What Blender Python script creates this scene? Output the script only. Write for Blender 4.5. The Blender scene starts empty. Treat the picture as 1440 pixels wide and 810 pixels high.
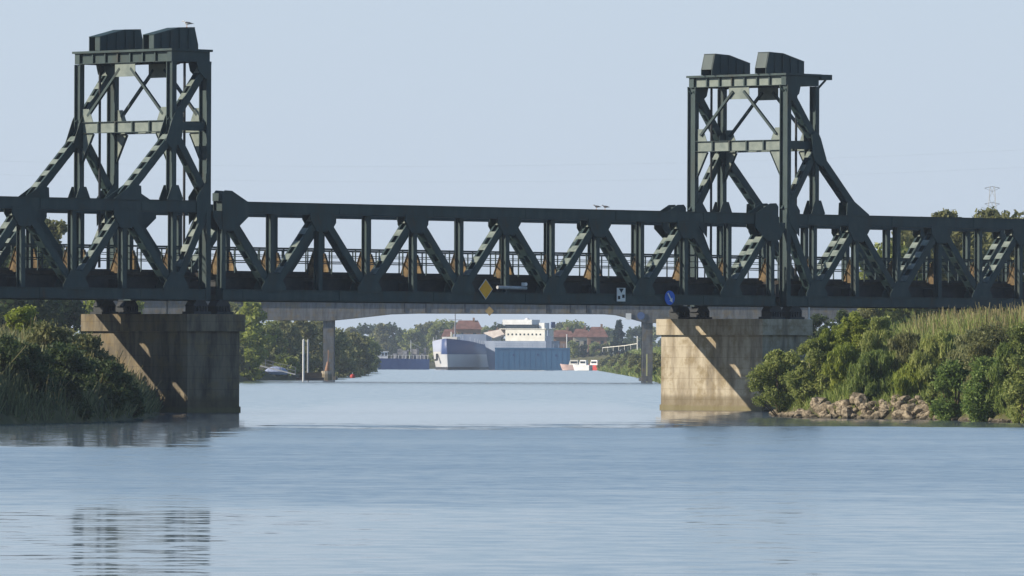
import bpy, bmesh, math, random
import numpy as np
from mathutils import Vector, Matrix
random.seed(7)
RNG = np.random.default_rng(11)
S = bpy.context.scene
COL = S.collection
R = math.radians

# ------------------------------------------------------------------ camera
F = 11340.0            # focal length in pixels of a 1440 px wide frame
CAMZ = 3.1
ROLL = 0.0035
HY = 505.0             # horizon row at the middle of a 1440x810 frame
cd = bpy.data.cameras.new('camera')
cam = bpy.data.objects.new('camera', cd)
COL.objects.link(cam)
cam.location = (0, 0, CAMZ)
cam.rotation_euler = (R(90), -ROLL, 0)
cd.sensor_width = 36
cd.lens = 36 * F / 1440
cd.shift_y = (HY - 405) / 1440
cd.clip_start = 1
cd.clip_end = 30000
S.camera = cam

# ------------------------------------------------------------------ sky, sun, exposure
SUN_EL = 25.5
SUN_AZ = 260.0         # compass style: 0 = +Y, 90 = +X
W = bpy.data.worlds.new('World')
S.world = W
W.use_nodes = True
wn = W.node_tree
bg = wn.nodes['Background']
sky = wn.nodes.new('ShaderNodeTexSky')
sky.sky_type = 'NISHITA'
sky.sun_disc = False
sky.sun_elevation = R(SUN_EL)
sky.sun_rotation = R(SUN_AZ)
sky.air_density = 1.0
sky.dust_density = 0.2
sky.ozone_density = 3.5
wtc = wn.nodes.new('ShaderNodeTexCoord')
wsp = wn.nodes.new('ShaderNodeSeparateXYZ')
wn.links.new(wtc.outputs['Generated'], wsp.inputs[0])
wmr = wn.nodes.new('ShaderNodeMapRange')
wmr.interpolation_type = 'SMOOTHERSTEP'
for _i, _v in ((1, 0.0), (2, 0.25), (3, 0.97), (4, 0.0)):
    wmr.inputs[_i].default_value = _v
wn.links.new(wsp.outputs[2], wmr.inputs[0])
wmx = wn.nodes.new('ShaderNodeMix')
wmx.data_type = 'RGBA'
wn.links.new(wmr.outputs[0], wmx.inputs['Factor'])
wn.links.new(sky.outputs[0], wmx.inputs[6])
wrp = wn.nodes.new('ShaderNodeValToRGB')               # pale summer haze low in the sky
for _p, _c in ((0.0, (4.1, 4.72, 5.55)), (0.05, (3.98, 4.68, 5.6)), (0.16, (3.85, 4.58, 5.6))):
    _e = wrp.color_ramp.elements.new(_p) if _p else wrp.color_ramp.elements[0]
    _e.position = _p
    _e.color = (*_c, 1)
wrp.color_ramp.elements[-1].color = (3.85, 4.58, 5.6, 1)
wn.links.new(wsp.outputs[2], wrp.inputs[0])
wn.links.new(wrp.outputs[0], wmx.inputs[7])
wn.links.new(wmx.outputs[2], bg.inputs[0])
bg.inputs[1].default_value = 0.1
sd = bpy.data.lights.new('sun', 'SUN')
sun = bpy.data.objects.new('sun', sd)
COL.objects.link(sun)
sd.energy = 4.7
sd.angle = R(0.5)
sd.color = (1.0, 0.90, 0.74)
sdir = Vector((math.sin(R(SUN_AZ)) * math.cos(R(SUN_EL)), math.cos(R(SUN_AZ)) * math.cos(R(SUN_EL)), math.sin(R(SUN_EL))))
sun.rotation_euler = (-sdir).to_track_quat('-Z', 'Y').to_euler()
sun.location = (-200, 300, 200)
S.view_settings.view_transform = 'Standard'
S.view_settings.look = 'None'
S.view_settings.exposure = 0.5
S.view_settings.gamma = 1.0
S.cycles.use_denoising = True
S.cycles.max_bounces = 6
S.cycles.diffuse_bounces = 2
S.cycles.volume_bounces = 0
S.cycles.sample_clamp_indirect = 3.0


# ------------------------------------------------------------------ helpers
def P(px, py, Y):
    """pixel of the 1440x810 frame at depth Y -> world point"""
    dx, dy = px - 720.0, py - 405.0
    x = dx + ROLL * dy
    y = dy - ROLL * dx
    return Vector((x / F * Y, Y, CAMZ + (HY - 405 - y) / F * Y))


class MB:
    def __init__(self):
        self.v = []
        self.f = []
        self.m = []

    def add(self, verts, faces, mi=0):
        o = len(self.v)
        self.v += [tuple(p) for p in verts]
        self.f += [tuple(i + o for i in f) for f in faces]
        self.m += [mi] * len(faces)
        return self

    def box(self, x0, x1, y0, y1, z0, z1, mi=0):
        v = [(x0, y0, z0), (x1, y0, z0), (x1, y1, z0), (x0, y1, z0), (x0, y0, z1), (x1, y0, z1), (x1, y1, z1), (x0, y1, z1)]
        return self.add(v, [(0, 3, 2, 1), (4, 5, 6, 7), (0, 1, 5, 4), (1, 2, 6, 5), (2, 3, 7, 6), (3, 0, 4, 7)], mi)

    def beam(self, a, b, w, h, side=(0, 1, 0), mi=0):
        """bar a->b; w along `side`, h across both"""
        a, b = Vector(a), Vector(b)
        d = (b - a).normalized()
        s = Vector(side)
        s = (s - d * s.dot(d))
        if s.length < 1e-5:
            s = Vector((1, 0, 0)) - d * d.x
        s.normalize()
        n = d.cross(s)
        v = []
        for p in (a, b):
            for i, j in ((-1, -1), (1, -1), (1, 1), (-1, 1)):
                v.append(p + s * (i * w / 2) + n * (j * h / 2))
        return self.add(v, [(0, 1, 2, 3), (7, 6, 5, 4), (0, 4, 5, 1), (1, 5, 6, 2), (2, 6, 7, 3), (3, 7, 4, 0)], mi)

    def plate(self, pts, axis, c, th, mi=0):
        """polygon of (a,z) points; axis 'y': a=x, extruded in y around c; axis 'x': a=y"""
        n = len(pts)
        v = []
        for s in (-th / 2, th / 2):
            for a, z in pts:
                v.append((a, c + s, z) if axis == 'y' else (c + s, a, z))
        f = [tuple(range(n)), tuple(range(2 * n - 1, n - 1, -1))]
        for i in range(n):
            j = (i + 1) % n
            f.append((i, i + n, j + n, j))
        return self.add(v, f, mi)

    def cyl(self, a, b, r0, r1=None, n=10, mi=0):
        r1 = r0 if r1 is None else r1
        a, b = Vector(a), Vector(b)
        d = (b - a).normalized()
        s = d.orthogonal().normalized()
        t = d.cross(s)
        v = []
        for p, r in ((a, r0), (b, r1)):
            for i in range(n):
                an = 2 * math.pi * i / n
                v.append(p + s * (r * math.cos(an)) + t * (r * math.sin(an)))
        f = [(i, (i + 1) % n, (i + 1) % n + n, i + n) for i in range(n)]
        f += [tuple(range(n - 1, -1, -1)), tuple(range(n, 2 * n))]
        return self.add(v, f, mi)

    def loft(self, rings, mi=0, cap=True, closed=True):
        n = len(rings[0])
        v = [p for r in rings for p in r]
        f = []
        for k in range(len(rings) - 1):
            for i in range(n if closed else n - 1):
                j = (i + 1) % n
                f.append((k * n + i, k * n + j, (k + 1) * n + j, (k + 1) * n + i))
        if cap and closed:
            f.append(tuple(range(n - 1, -1, -1)))
            f.append(tuple(range((len(rings) - 1) * n, len(rings) * n)))
        return self.add(v, f, mi)

    def mesh(self, name, mats, off=(0, 0, 0), smooth=False):
        me = bpy.data.meshes.new(name)
        o = Vector(off)
        me.from_pydata([tuple(Vector(p) - o) for p in self.v], [], self.f)
        mats = mats if isinstance(mats, (list, tuple)) else [mats]
        for m in mats:
            me.materials.append(m)
        me.polygons.foreach_set('material_index', self.m)
        b = bmesh.new()
        b.from_mesh(me)
        bmesh.ops.recalc_face_normals(b, faces=b.faces)
        b.to_mesh(me)
        b.free()
        if smooth:
            me.polygons.foreach_set('use_smooth', [True] * len(me.polygons))
        me.update()
        return me


def tag(o, label=None, cat=None, group=None, kind=None):
    if label:
        o['label'] = label
    if cat:
        o['category'] = cat
    if group:
        o['group'] = group
    if kind:
        o['kind'] = kind
    return o


def link(name, me, parent=None, loc=None):
    o = bpy.data.objects.new(name, me)
    COL.objects.link(o)
    if parent is not None:
        o.parent = parent
    if loc is not None:
        o.location = loc
    return o


def thing(name, loc, label, cat, group=None, rotz=0.0):
    o = bpy.data.objects.new(name, None)
    o.empty_display_size = 0.5
    COL.objects.link(o)
    o.location = loc
    o.rotation_euler = (0, 0, rotz)
    return tag(o, label, cat, group)


def copy_tree(o, parent=None):
    c = o.copy()
    COL.objects.link(c)
    if parent is not None:
        c.parent = parent
    for ch in [k for k in o.children]:
        copy_tree(ch, c)
    return c


# ------------------------------------------------------------------ materials
def newmat(name):
    m = bpy.data.materials.new(name)
    m.use_nodes = True
    nt = m.node_tree
    return m, nt, nt.nodes['Principled BSDF']


def N(nt, kind, **kw):
    n = nt.nodes.new(kind)
    for k, v in kw.items():
        if hasattr(n, k):
            setattr(n, k, v)
        else:
            n.inputs[k].default_value = v
    return n


def ramp(nt, stops):
    n = nt.nodes.new('ShaderNodeValToRGB')
    e = n.color_ramp.elements
    while len(e) < len(stops):
        e.new(0.5)
    for el, (p, c) in zip(e, stops):
        el.position = p
        el.color = (*c, 1)
    return n


def math_node(nt, op, a, b=None, clamp=False):
    n = nt.nodes.new('ShaderNodeMath')
    n.operation = op
    n.use_clamp = clamp
    for i, x in enumerate((a, b)):
        if x is None:
            continue
        if isinstance(x, (int, float)):
            n.inputs[i].default_value = x
        else:
            nt.links.new(x, n.inputs[i])
    return n.outputs[0]


def maprange(nt, val, a, b, c=0.0, d=1.0, smooth=True):
    n = nt.nodes.new('ShaderNodeMapRange')
    n.interpolation_type = 'SMOOTHSTEP' if smooth else 'LINEAR'
    n.inputs[1].default_value = a
    n.inputs[2].default_value = b
    n.inputs[3].default_value = c
    n.inputs[4].default_value = d
    nt.links.new(val, n.inputs[0])
    return n.outputs[0]


def noisy(name, c0, c1, scale, rough=0.7, spec=0.3, bump=0.0, detail=5, stretch=(1, 1, 1), coord='Object', stops=None, metallic=0.0):
    m, nt, b = newmat(name)
    tc = nt.nodes.new('ShaderNodeTexCoord')
    mp = nt.nodes.new('ShaderNodeMapping')
    mp.inputs['Scale'].default_value = stretch
    nt.links.new(tc.outputs[coord], mp.inputs[0])
    no = N(nt, 'ShaderNodeTexNoise', Scale=scale, Detail=detail, Roughness=0.6)
    nt.links.new(mp.outputs[0], no.inputs['Vector'])
    r = ramp(nt, stops or [(0.35, c0), (0.65, c1)])
    nt.links.new(no.outputs[0], r.inputs[0])
    nt.links.new(r.outputs[0], b.inputs['Base Color'])
    b.inputs['Roughness'].default_value = rough
    b.inputs['Specular IOR Level'].default_value = spec
    b.inputs['Metallic'].default_value = metallic
    if bump:
        bp = N(nt, 'ShaderNodeBump', Strength=bump, Distance=0.05)
        nt.links.new(no.outputs[0], bp.inputs['Height'])
        nt.links.new(bp.outputs[0], b.inputs['Normal'])
    return m


def leafmat(name, dark, mid, light, patch=0.35, trans=0.45):
    m, nt, b = newmat(name)
    geo = nt.nodes.new('ShaderNodeNewGeometry')
    no = N(nt, 'ShaderNodeTexNoise', Scale=patch, Detail=3)
    nt.links.new(geo.outputs['Position'], no.inputs['Vector'])
    v = math_node(nt, 'MULTIPLY', geo.outputs['Random Per Island'], 0.55)
    v = math_node(nt, 'ADD', v, math_node(nt, 'MULTIPLY', math_node(nt, 'SUBTRACT', no.outputs[0], 0.28), 1.05))
    r = ramp(nt, [(0.12, dark), (0.5, mid), (0.9, light)])
    nt.links.new(v, r.inputs[0])
    nt.links.new(r.outputs[0], b.inputs['Base Color'])
    b.inputs['Roughness'].default_value = 0.6
    b.inputs['Specular IOR Level'].default_value = 0.25
    tr = nt.nodes.new('ShaderNodeBsdfTranslucent')
    nt.links.new(r.outputs[0], tr.inputs[0])
    mx = nt.nodes.new('ShaderNodeMixShader')
    mx.inputs[0].default_value = trans
    nt.links.new(b.outputs[0], mx.inputs[1])
    nt.links.new(tr.outputs[0], mx.inputs[2])
    nt.links.new(mx.outputs[0], nt.nodes['Material Output'].inputs[0])
    return m


PAINT = noisy('green_bridge_paint', None, None, 1.1, rough=0.55, spec=0.30, stretch=(1, 1, .35), detail=8,
              stops=[(0.26, (0.050, 0.034, 0.022)), (0.36, (0.026, 0.038, 0.034)), (0.5, (0.022, 0.045, 0.047)), (0.66, (0.036, 0.060, 0.058)), (0.82, (0.062, 0.088, 0.080))])
LITPAINT = noisy('sunlit_green_grey_paint', (0.115, 0.145, 0.13), (0.19, 0.22, 0.19), 1.6, rough=0.5, spec=0.4)  # paler copy of the bridge green: sunlight on portal steel painted in
LITBATTEN = noisy('sunlit_batten_paint', (0.10, 0.13, 0.115), (0.20, 0.23, 0.20), 2.5, rough=0.6, spec=0.4)  # sun on the lattice put into a lighter batten colour
DARK = noisy('dark_steel', (0.018, 0.022, 0.026), (0.035, 0.036, 0.036), 2.0, rough=0.65)
RUST = noisy('rusty_brace_paint', (0.07, 0.048, 0.026), (0.20, 0.14, 0.07), 3.2, rough=0.8, spec=0.15)
TIMBER = noisy('tarred_timber', (0.02, 0.017, 0.015), (0.05, 0.04, 0.03), 2.5, rough=0.9)
GALV = noisy('galvanised_steel', (0.32, 0.33, 0.34), (0.46, 0.47, 0.48), 4, rough=0.5)
WHITE = noisy('white_paint', (0.66, 0.66, 0.64), (0.80, 0.80, 0.78), 0.8, rough=0.5)
CREAM = noisy('cream_paint', (0.70, 0.67, 0.58), (0.82, 0.79, 0.70), 0.5, rough=0.6)
YELLOW = noisy('yellow_sign', (0.80, 0.36, 0.01), (0.88, 0.44, 0.015), 2, rough=0.55)
FADEDYELLOW = noisy('faded_yellow_sign', (0.34, 0.22, 0.07), (0.42, 0.29, 0.11), 2, rough=0.7)
FADEDBLUE = noisy('faded_blue_sign', (0.06, 0.11, 0.24), (0.09, 0.14, 0.28), 2, rough=0.7)
SIGNBLUE = noisy('blue_sign', (0.015, 0.11, 0.55), (0.025, 0.14, 0.62), 2, rough=0.5)
BLACK = noisy('black_paint', (0.012, 0.012, 0.013), (0.03, 0.03, 0.03), 3, rough=0.6)
NAVY = noisy('navy_hull', (0.018, 0.045, 0.15), (0.03, 0.07, 0.20), 0.25, rough=0.5, stretch=(1, 1, .4))
DOCKBLUE = noisy('dock_blue', (0.045, 0.145, 0.27), (0.065, 0.18, 0.32), 0.22, rough=0.6, stretch=(1, 1, .25))
GREYBLUE = noisy('grey_blue_hull', (0.20, 0.25, 0.34), (0.30, 0.35, 0.44), 0.3, rough=0.5, stretch=(1, 1, .3))
REDROOF = noisy('red_roof_tiles', (0.13, 0.06, 0.045), (0.24, 0.12, 0.09), 0.6, rough=0.9)
BRICK = noisy('brown_wall', (0.24, 0.13, 0.08), (0.36, 0.22, 0.14), 0.5, rough=0.9)
PLASTER = noisy('pale_plaster', (0.42, 0.38, 0.30), (0.58, 0.53, 0.43), 0.3, rough=0.9)
GLASS, _nt, _b = newmat('dark_glass')
_b.inputs['Base Color'].default_value = (0.02, 0.03, 0.04, 1)
_b.inputs['Roughness'].default_value = 0.12
REDPAINT = noisy('red_paint', (0.38, 0.03, 0.025), (0.52, 0.06, 0.04), 3, rough=0.45)
BARK = noisy('bark', (0.05, 0.035, 0.022), (0.13, 0.095, 0.06), 3, rough=0.95, bump=.3)
ROCK = noisy('tan_rock', (0.20, 0.14, 0.09), (0.44, 0.35, 0.25), 2.6, rough=0.95, bump=1.0, coord='Object',
             stops=[(0.33, (0.05, 0.038, 0.028)), (0.45, (0.17, 0.135, 0.09)), (0.64, (0.36, 0.295, 0.205))])
BIRDWHITE = noisy('white_plumage', (0.55, 0.55, 0.54), (0.75, 0.75, 0.74), 6, rough=0.8)
BIRDGREY = noisy('grey_plumage', (0.07, 0.07, 0.075), (0.16, 0.16, 0.17), 9, rough=0.8)
ORANGE = noisy('orange_beak', (0.5, 0.2, 0.03), (0.6, 0.28, 0.04), 9, rough=0.6)

def wet_base(m, z0, z1):
    nt = m.node_tree
    b = nt.nodes['Principled BSDF']
    src = b.inputs['Base Color'].links[0].from_socket
    geo = nt.nodes.new('ShaderNodeNewGeometry')
    sp_ = nt.nodes.new('ShaderNodeSeparateXYZ')
    nt.links.new(geo.outputs['Position'], sp_.inputs[0])
    mx = N(nt, 'ShaderNodeMix', data_type='RGBA')
    nt.links.new(maprange(nt, sp_.outputs[2], z1, z0, 0, .8), mx.inputs['Factor'])
    nt.links.new(src, mx.inputs[6])
    mx.inputs[7].default_value = (0.035, 0.03, 0.02, 1)
    nt.links.new(mx.outputs[2], b.inputs['Base Color'])


wet_base(ROCK, .04, .22)      # tide line on the boulders
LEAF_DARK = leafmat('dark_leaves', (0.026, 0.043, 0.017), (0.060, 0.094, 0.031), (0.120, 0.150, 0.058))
LEAF_MID = leafmat('mid_green_leaves', (0.094, 0.122, 0.030), (0.237, 0.281, 0.076), (0.426, 0.440, 0.152))
LEAF_DEEP = leafmat('deep_green_leaves', (0.067, 0.114, 0.029), (0.153, 0.231, 0.055), (0.288, 0.351, 0.101))
LEAF_LIME = leafmat('lime_green_leaves', (0.120, 0.162, 0.023), (0.240, 0.289, 0.046), (0.372, 0.393, 0.087))
LEAF_OLIVE = leafmat('olive_leaves', (0.076, 0.086, 0.031), (0.177, 0.184, 0.069), (0.304, 0.292, 0.127))
LEAF_SAGE = leafmat('sage_leaves', (0.086, 0.102, 0.042), (0.210, 0.226, 0.090), (0.334, 0.333, 0.154))
LEAF_GRASS = leafmat('fresh_green_leaves', (0.071, 0.105, 0.023), (0.175, 0.236, 0.058), (0.306, 0.347, 0.105))
LEAF_BLUE = leafmat('blue_green_needles', (0.012, 0.03, 0.024), (0.025, 0.055, 0.045), (0.045, 0.08, 0.06))
REED_GREEN = leafmat('green_reed_blades', (0.089, 0.127, 0.028), (0.228, 0.297, 0.068), (0.457, 0.468, 0.170), patch=0.45)
REED_STRAW = leafmat('straw_reed_blades', (0.13, 0.12, 0.045), (0.27, 0.23, 0.10), (0.44, 0.37, 0.18), patch=0.5)
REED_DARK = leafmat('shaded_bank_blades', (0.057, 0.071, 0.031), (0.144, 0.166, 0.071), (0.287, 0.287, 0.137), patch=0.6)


def concrete(name, base0, base1, tide=True, warm=True):
    m, nt, b = newmat(name)
    geo = nt.nodes.new('ShaderNodeNewGeometry')
    sep = nt.nodes.new('ShaderNodeSeparateXYZ')
    nt.links.new(geo.outputs['Position'], sep.inputs[0])
    mp = nt.nodes.new('ShaderNodeMapping')
    mp.inputs['Scale'].default_value = (1.1, 1.1, 0.22)
    nt.links.new(geo.outputs['Position'], mp.inputs[0])
    streak = N(nt, 'ShaderNodeTexNoise', Scale=1.3, Detail=5, Roughness=0.65)
    nt.links.new(mp.outputs[0], streak.inputs['Vector'])
    r = ramp(nt, [(0.30, tuple(c * .45 for c in base0)), (0.44, base0), (0.60, base1), (0.75, tuple(c * .8 for c in base1))])
    nt.links.new(streak.outputs[0], r.inputs[0])
    blot = N(nt, 'ShaderNodeTexNoise', Scale=0.9, Detail=7, Roughness=0.7)
    nt.links.new(geo.outputs['Position'], blot.inputs['Vector'])
    mx = N(nt, 'ShaderNodeMix', data_type='RGBA')
    mx.blend_type = 'MIX'
    nt.links.new(maprange(nt, blot.outputs[0], 0.47, 0.66, 0, .7), mx.inputs['Factor'])
    nt.links.new(r.outputs[0], mx.inputs[6])
    mx.inputs[7].default_value = (0.20, 0.15, 0.075, 1)
    out = mx.outputs[2]
    # lift lines of the pour
    wv = math_node(nt, 'FRACT', math_node(nt, 'MULTIPLY', sep.outputs[2], 1.55))
    ln = math_node(nt, 'LESS_THAN', wv, 0.05)
    mxl = N(nt, 'ShaderNodeMix', data_type='RGBA')
    mxl.blend_type = 'MULTIPLY'
    nt.links.new(math_node(nt, 'MULTIPLY', ln, 0.55), mxl.inputs['Factor'])
    nt.links.new(out, mxl.inputs[6])
    mxl.inputs[7].default_value = (0.55, 0.52, 0.48, 1)
    out = mxl.outputs[2]
    if tide:
        zz = math_node(nt, 'ADD', sep.outputs[2], math_node(nt, 'MULTIPLY', math_node(nt, 'SUBTRACT', blot.outputs[0], 0.5), 0.5))
        mt = N(nt, 'ShaderNodeMix', data_type='RGBA')
        nt.links.new(maprange(nt, zz, 1.05, 0.72, 0, .62), mt.inputs['Factor'])
        nt.links.new(out, mt.inputs[6])
        mt.inputs[7].default_value = (0.115, 0.09, 0.05, 1)
        ms = N(nt, 'ShaderNodeMix', data_type='RGBA')
        nt.links.new(maprange(nt, zz, 0.36, 0.2, 0, .55), ms.inputs['Factor'])
        nt.links.new(mt.outputs[2], ms.inputs[6])
        ms.inputs[7].default_value = (0.17, 0.15, 0.07, 1)
        out = ms.outputs[2]
    nt.links.new(out, b.inputs['Base Color'])
    b.inputs['Roughness'].default_value = 0.9
    b.inputs['Specular IOR Level'].default_value = 0.2
    bp = N(nt, 'ShaderNodeBump', Strength=0.35, Distance=0.04)
    nt.links.new(blot.outputs[0], bp.inputs['Height'])
    nt.links.new(bp.outputs[0], b.inputs['Normal'])
    return m


PIERDARK = concrete('damp_pier_concrete', (0.115, 0.098, 0.072), (0.21, 0.178, 0.125))  # darker overall than the other pier's concrete
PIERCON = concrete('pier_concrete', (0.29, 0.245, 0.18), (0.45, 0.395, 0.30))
ROADCON = concrete('road_bridge_concrete', (0.12, 0.125, 0.13), (0.18, 0.185, 0.19), tide=False)

# ------------------------------------------------------------------ ground and water
SHL = [(-50, -48), (300, -36), (340, -29), (372, -23.8), (384, -20.9), (395, -19.3), (420, -18.9), (452, -19.6), (470, -22.5), (500, -28), (640, -34), (1100, -36.4), (1128, -35.2), (1152, -31), (1180, -30.6), (1410, -30.6), (1900, -33), (2150, -40), (2300, -44), (2480, -46), (2530, 10), (7000, 10)]
SHR = [(-50, 44), (300, 33), (390, 27.5), (402, 25.4), (423, 21.8), (431, 15.9), (445, 14.6), (490, 15.6), (560, 17.2), (1000, 19), (1283, 20.9), (1563, 22), (2253, 23.8), (2400, 24.5), (2480, 24), (2530, -10), (7000, -10)]


def shore_l(y):
    return np.interp(y, [p[0] for p in SHL], [p[1] for p in SHL])


def shore_r(y):
    return np.interp(y, [p[0] for p in SHR], [p[1] for p in SHR])


def height(x, y):
    x = np.asarray(x, float)
    y = np.asarray(y, float)
    dl = shore_l(y) - x          # metres inland on the left
    dr = x - shore_r(y)
    near = np.clip((y - 520) / 200, 0, 1)
    hl = np.interp(dl, [-6, -1, 0, 0.6, 3, 6, 12, 60], [-3, -0.9, -0.1, 0.5, 1.9, 3.0, 3.5, 3.4])
    hr = np.interp(dr, [-6, -1, 0, 0.5, 2.2, 5, 9, 60], [-3, -0.9, -0.1, 0.6, 1.3, 2.6, 3.7, 3.9])
    hfar_r = np.interp(dr, [-6, -1, 0, 1, 5, 11, 16, 60], [-3, -0.9, -0.1, 0.6, 2.9, 5.0, 5.0, 2.6])
    hfar_l = np.interp(dl, [-6, -1, 0, 1, 4, 10, 60], [-3, -0.9, -0.1, 0.7, 1.6, 2.4, 2.2])
    hl = hl * (1 - near) + hfar_l * near
    hr = hr * (1 - near) + hfar_r * near
    # narrow spit right beside the pier on the right is low
    h = np.maximum(hl, hr)
    h = h + (h > 0.2) * (0.25 * np.sin(x * 1.7 + y * 0.6) * np.sin(y * 0.9 - x * .5) + 0.12 * np.sin(x * 3.1 - y * 2.3))
    far = np.clip((y - 2480) / 60, 0, 1)
    return h * (1 - far) + far * 1.6


def ground_sheet():
    xs = np.unique(np.concatenate([np.linspace(-700, -90, 16), np.linspace(-90, -45, 12), np.linspace(-45, 40, 171), np.linspace(40, 90, 12), np.linspace(90, 700, 16)]))
    ys = np.unique(np.concatenate([np.linspace(-50, 330, 20), np.linspace(330, 560, 200), np.linspace(560, 2400, 93), np.linspace(2400, 2600, 31), np.linspace(2600, 6000, 25)]))
    X, Y = np.meshgrid(xs, ys)
    Z = height(X, Y)
    n, m = X.shape
    v = np.stack([X, Y, Z], -1).reshape(-1, 3)
    i = np.arange(n * m).reshape(n, m)
    f = np.stack([i[:-1, :-1], i[:-1, 1:], i[1:, 1:], i[1:, :-1]], -1).reshape(-1, 4)
    me = bpy.data.meshes.new('ground')
    me.from_pydata(v.tolist(), [], f.tolist())
    me.polygons.foreach_set('use_smooth', [True] * len(me.polygons))
    me.materials.append(noisy('bank_earth', (0.05, 0.045, 0.02), (0.12, 0.10, 0.05), 0.6, rough=1, bump=.5, coord='Object',
                              stops=[(0.3, (0.05, 0.042, 0.024)), (0.5, (0.085, 0.085, 0.03)), (0.7, (0.16, 0.13, 0.065))]))
    return tag(link('ground', me), 'grassy earth banks on both sides of the river', kind='structure')


ground_sheet()


def water_mat():
    m, nt, b = newmat('river_water')
    geo = nt.nodes.new('ShaderNodeNewGeometry')
    sep = nt.nodes.new('ShaderNodeSeparateXYZ')
    nt.links.new(geo.outputs['Position'], sep.inputs[0])
    x, y = sep.outputs[0], sep.outputs[1]

    def noise(scale, stretch, detail=2.0, off=(0, 0, 0)):
        mp = nt.nodes.new('ShaderNodeMapping')
        mp.inputs['Scale'].default_value = stretch
        mp.inputs['Location'].default_value = off
        nt.links.new(geo.outputs['Position'], mp.inputs[0])
        n = N(nt, 'ShaderNodeTexNoise', Scale=scale, Detail=detail, Roughness=0.6)
        nt.links.new(mp.outputs[0], n.inputs['Vector'])
        return math_node(nt, 'SUBTRACT', n.outputs[0], 0.5)
    big = noise(0.5, (.02, .055, 1), 4)
    fine = noise(0.5, (.10, .16, 1), 3, (9, 3, 0))
    # wind-rippled belt with ragged edges; on the right it reaches further out
    ye = math_node(nt, 'ADD', y, math_node(nt, 'MULTIPLY', fine, 10.0))
    yn = math_node(nt, 'ADD', y, math_node(nt, 'ADD', math_node(nt, 'MULTIPLY', big, 50.0), math_node(nt, 'MULTIPLY', fine, 40.0)))
    belt_a = maprange(nt, ye, 284, 274)
    rag = noise(0.5, (.16, .22, 1), 4, (40, 11, 0))
    ym = math_node(nt, 'ADD', y, math_node(nt, 'MULTIPLY', rag, 170.0))
    xm = math_node(nt, 'ADD', x, math_node(nt, 'MULTIPLY', rag, 9.0))
    front = maprange(nt, ym, 370, 364)
    belt_b = math_node(nt, 'MULTIPLY', front, maprange(nt, xm, -12.6, -10.6))
    belt_b = math_node(nt, 'MAXIMUM', belt_b, math_node(nt, 'MULTIPLY', maprange(nt, ye, 379, 372), maprange(nt, x, 6.5, 9)))
    a = math_node(nt, 'MAXIMUM', belt_a, belt_b)
    c = maprange(nt, yn, 150, 200)
    c = math_node(nt, 'MAXIMUM', c, maprange(nt, x, -6, 2, 0, .38))
    rip = math_node(nt, 'MULTIPLY', a, c)
    rip = math_node(nt, 'MULTIPLY', rip, maprange(nt, math_node(nt, 'ADD', big, fine), -0.25, 0.2, 0.75, 1.0))
    # open reach beyond the piers: light chop
    mid = math_node(nt, 'MULTIPLY', maprange(nt, xm, -13.4, -11.6), maprange(nt, x, 9, 6))
    reach = math_node(nt, 'MAXIMUM', maprange(nt, y, 425, 560), math_node(nt, 'MULTIPLY', mid, maprange(nt, y, 350, 372)))
    w1 = noise(1.0, (1.5, .55, 1), 3)
    w2 = noise(2.3, (1.0, 1.0, 1), 2, (31, 7, 0))
    w3 = noise(0.45, (1, .4, 1), 3, (5, 77, 0))
    stk = maprange(nt, noise(1.0, (.62, .75, 1), 5, (3, 51, 0)), -0.17, 0.12, 0, 0.030)
    amp = math_node(nt, 'ADD', 0.030, math_node(nt, 'ADD', math_node(nt, 'MULTIPLY', rip, 0.050), math_node(nt, 'MULTIPLY', reach, 0.020)))
    bias = math_node(nt, 'ADD', math_node(nt, 'ADD', stk, 0.004), math_node(nt, 'ADD', math_node(nt, 'MULTIPLY', rip, 0.042), math_node(nt, 'MULTIPLY', reach, 0.018)))
    # close before the span the water lies quieter and mirrors the gap under the deck
    nb = math_node(nt, 'MULTIPLY', math_node(nt, 'MULTIPLY', mid, math_node(nt, 'SUBTRACT', 1.0, front)), maprange(nt, y, 660, 480))
    inv = math_node(nt, 'SUBTRACT', 1.0, nb)
    amp = math_node(nt, 'MULTIPLY', amp, math_node(nt, 'SUBTRACT', 1.0, math_node(nt, 'MULTIPLY', nb, 0.2)))
    bias = math_node(nt, 'ADD', math_node(nt, 'MULTIPLY', bias, inv), math_node(nt, 'MULTIPLY', nb, 0.0185))
    ww = math_node(nt, 'ADD', w1, math_node(nt, 'MULTIPLY', w3, 0.5))
    ny = math_node(nt, 'MULTIPLY', math_node(nt, 'ADD', bias, math_node(nt, 'MULTIPLY', ww, amp)), -1.0)
    nx = math_node(nt, 'MULTIPLY', w2, math_node(nt, 'MULTIPLY', amp, 0.5))
    cmb = nt.nodes.new('ShaderNodeCombineXYZ')
    nt.links.new(nx, cmb.inputs[0])
    nt.links.new(ny, cmb.inputs[1])
    cmb.inputs[2].default_value = 1
    nm = nt.nodes.new('ShaderNodeVectorMath')
    nm.operation = 'NORMALIZE'
    nt.links.new(cmb.outputs[0], nm.inputs[0])
    nt.links.new(nm.outputs[0], b.inputs['Normal'])
    b.inputs['Base Color'].default_value = (0.115, 0.155, 0.19, 1)
    b.inputs['IOR'].default_value = 1.333
    nt.links.new(math_node(nt, 'ADD', 0.064, math_node(nt, 'MULTIPLY', rip, 0.10)), b.inputs['Roughness'])
    return m


mb = MB()
mb.add([(-700, -50, 0), (700, -50, 0), (700, 6000, 0), (-700, 6000, 0)], [(0, 1, 2, 3)])
tag(link('river_water', mb.mesh('river_water', water_mat())), 'pale blue rippled river water', kind='structure')

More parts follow.
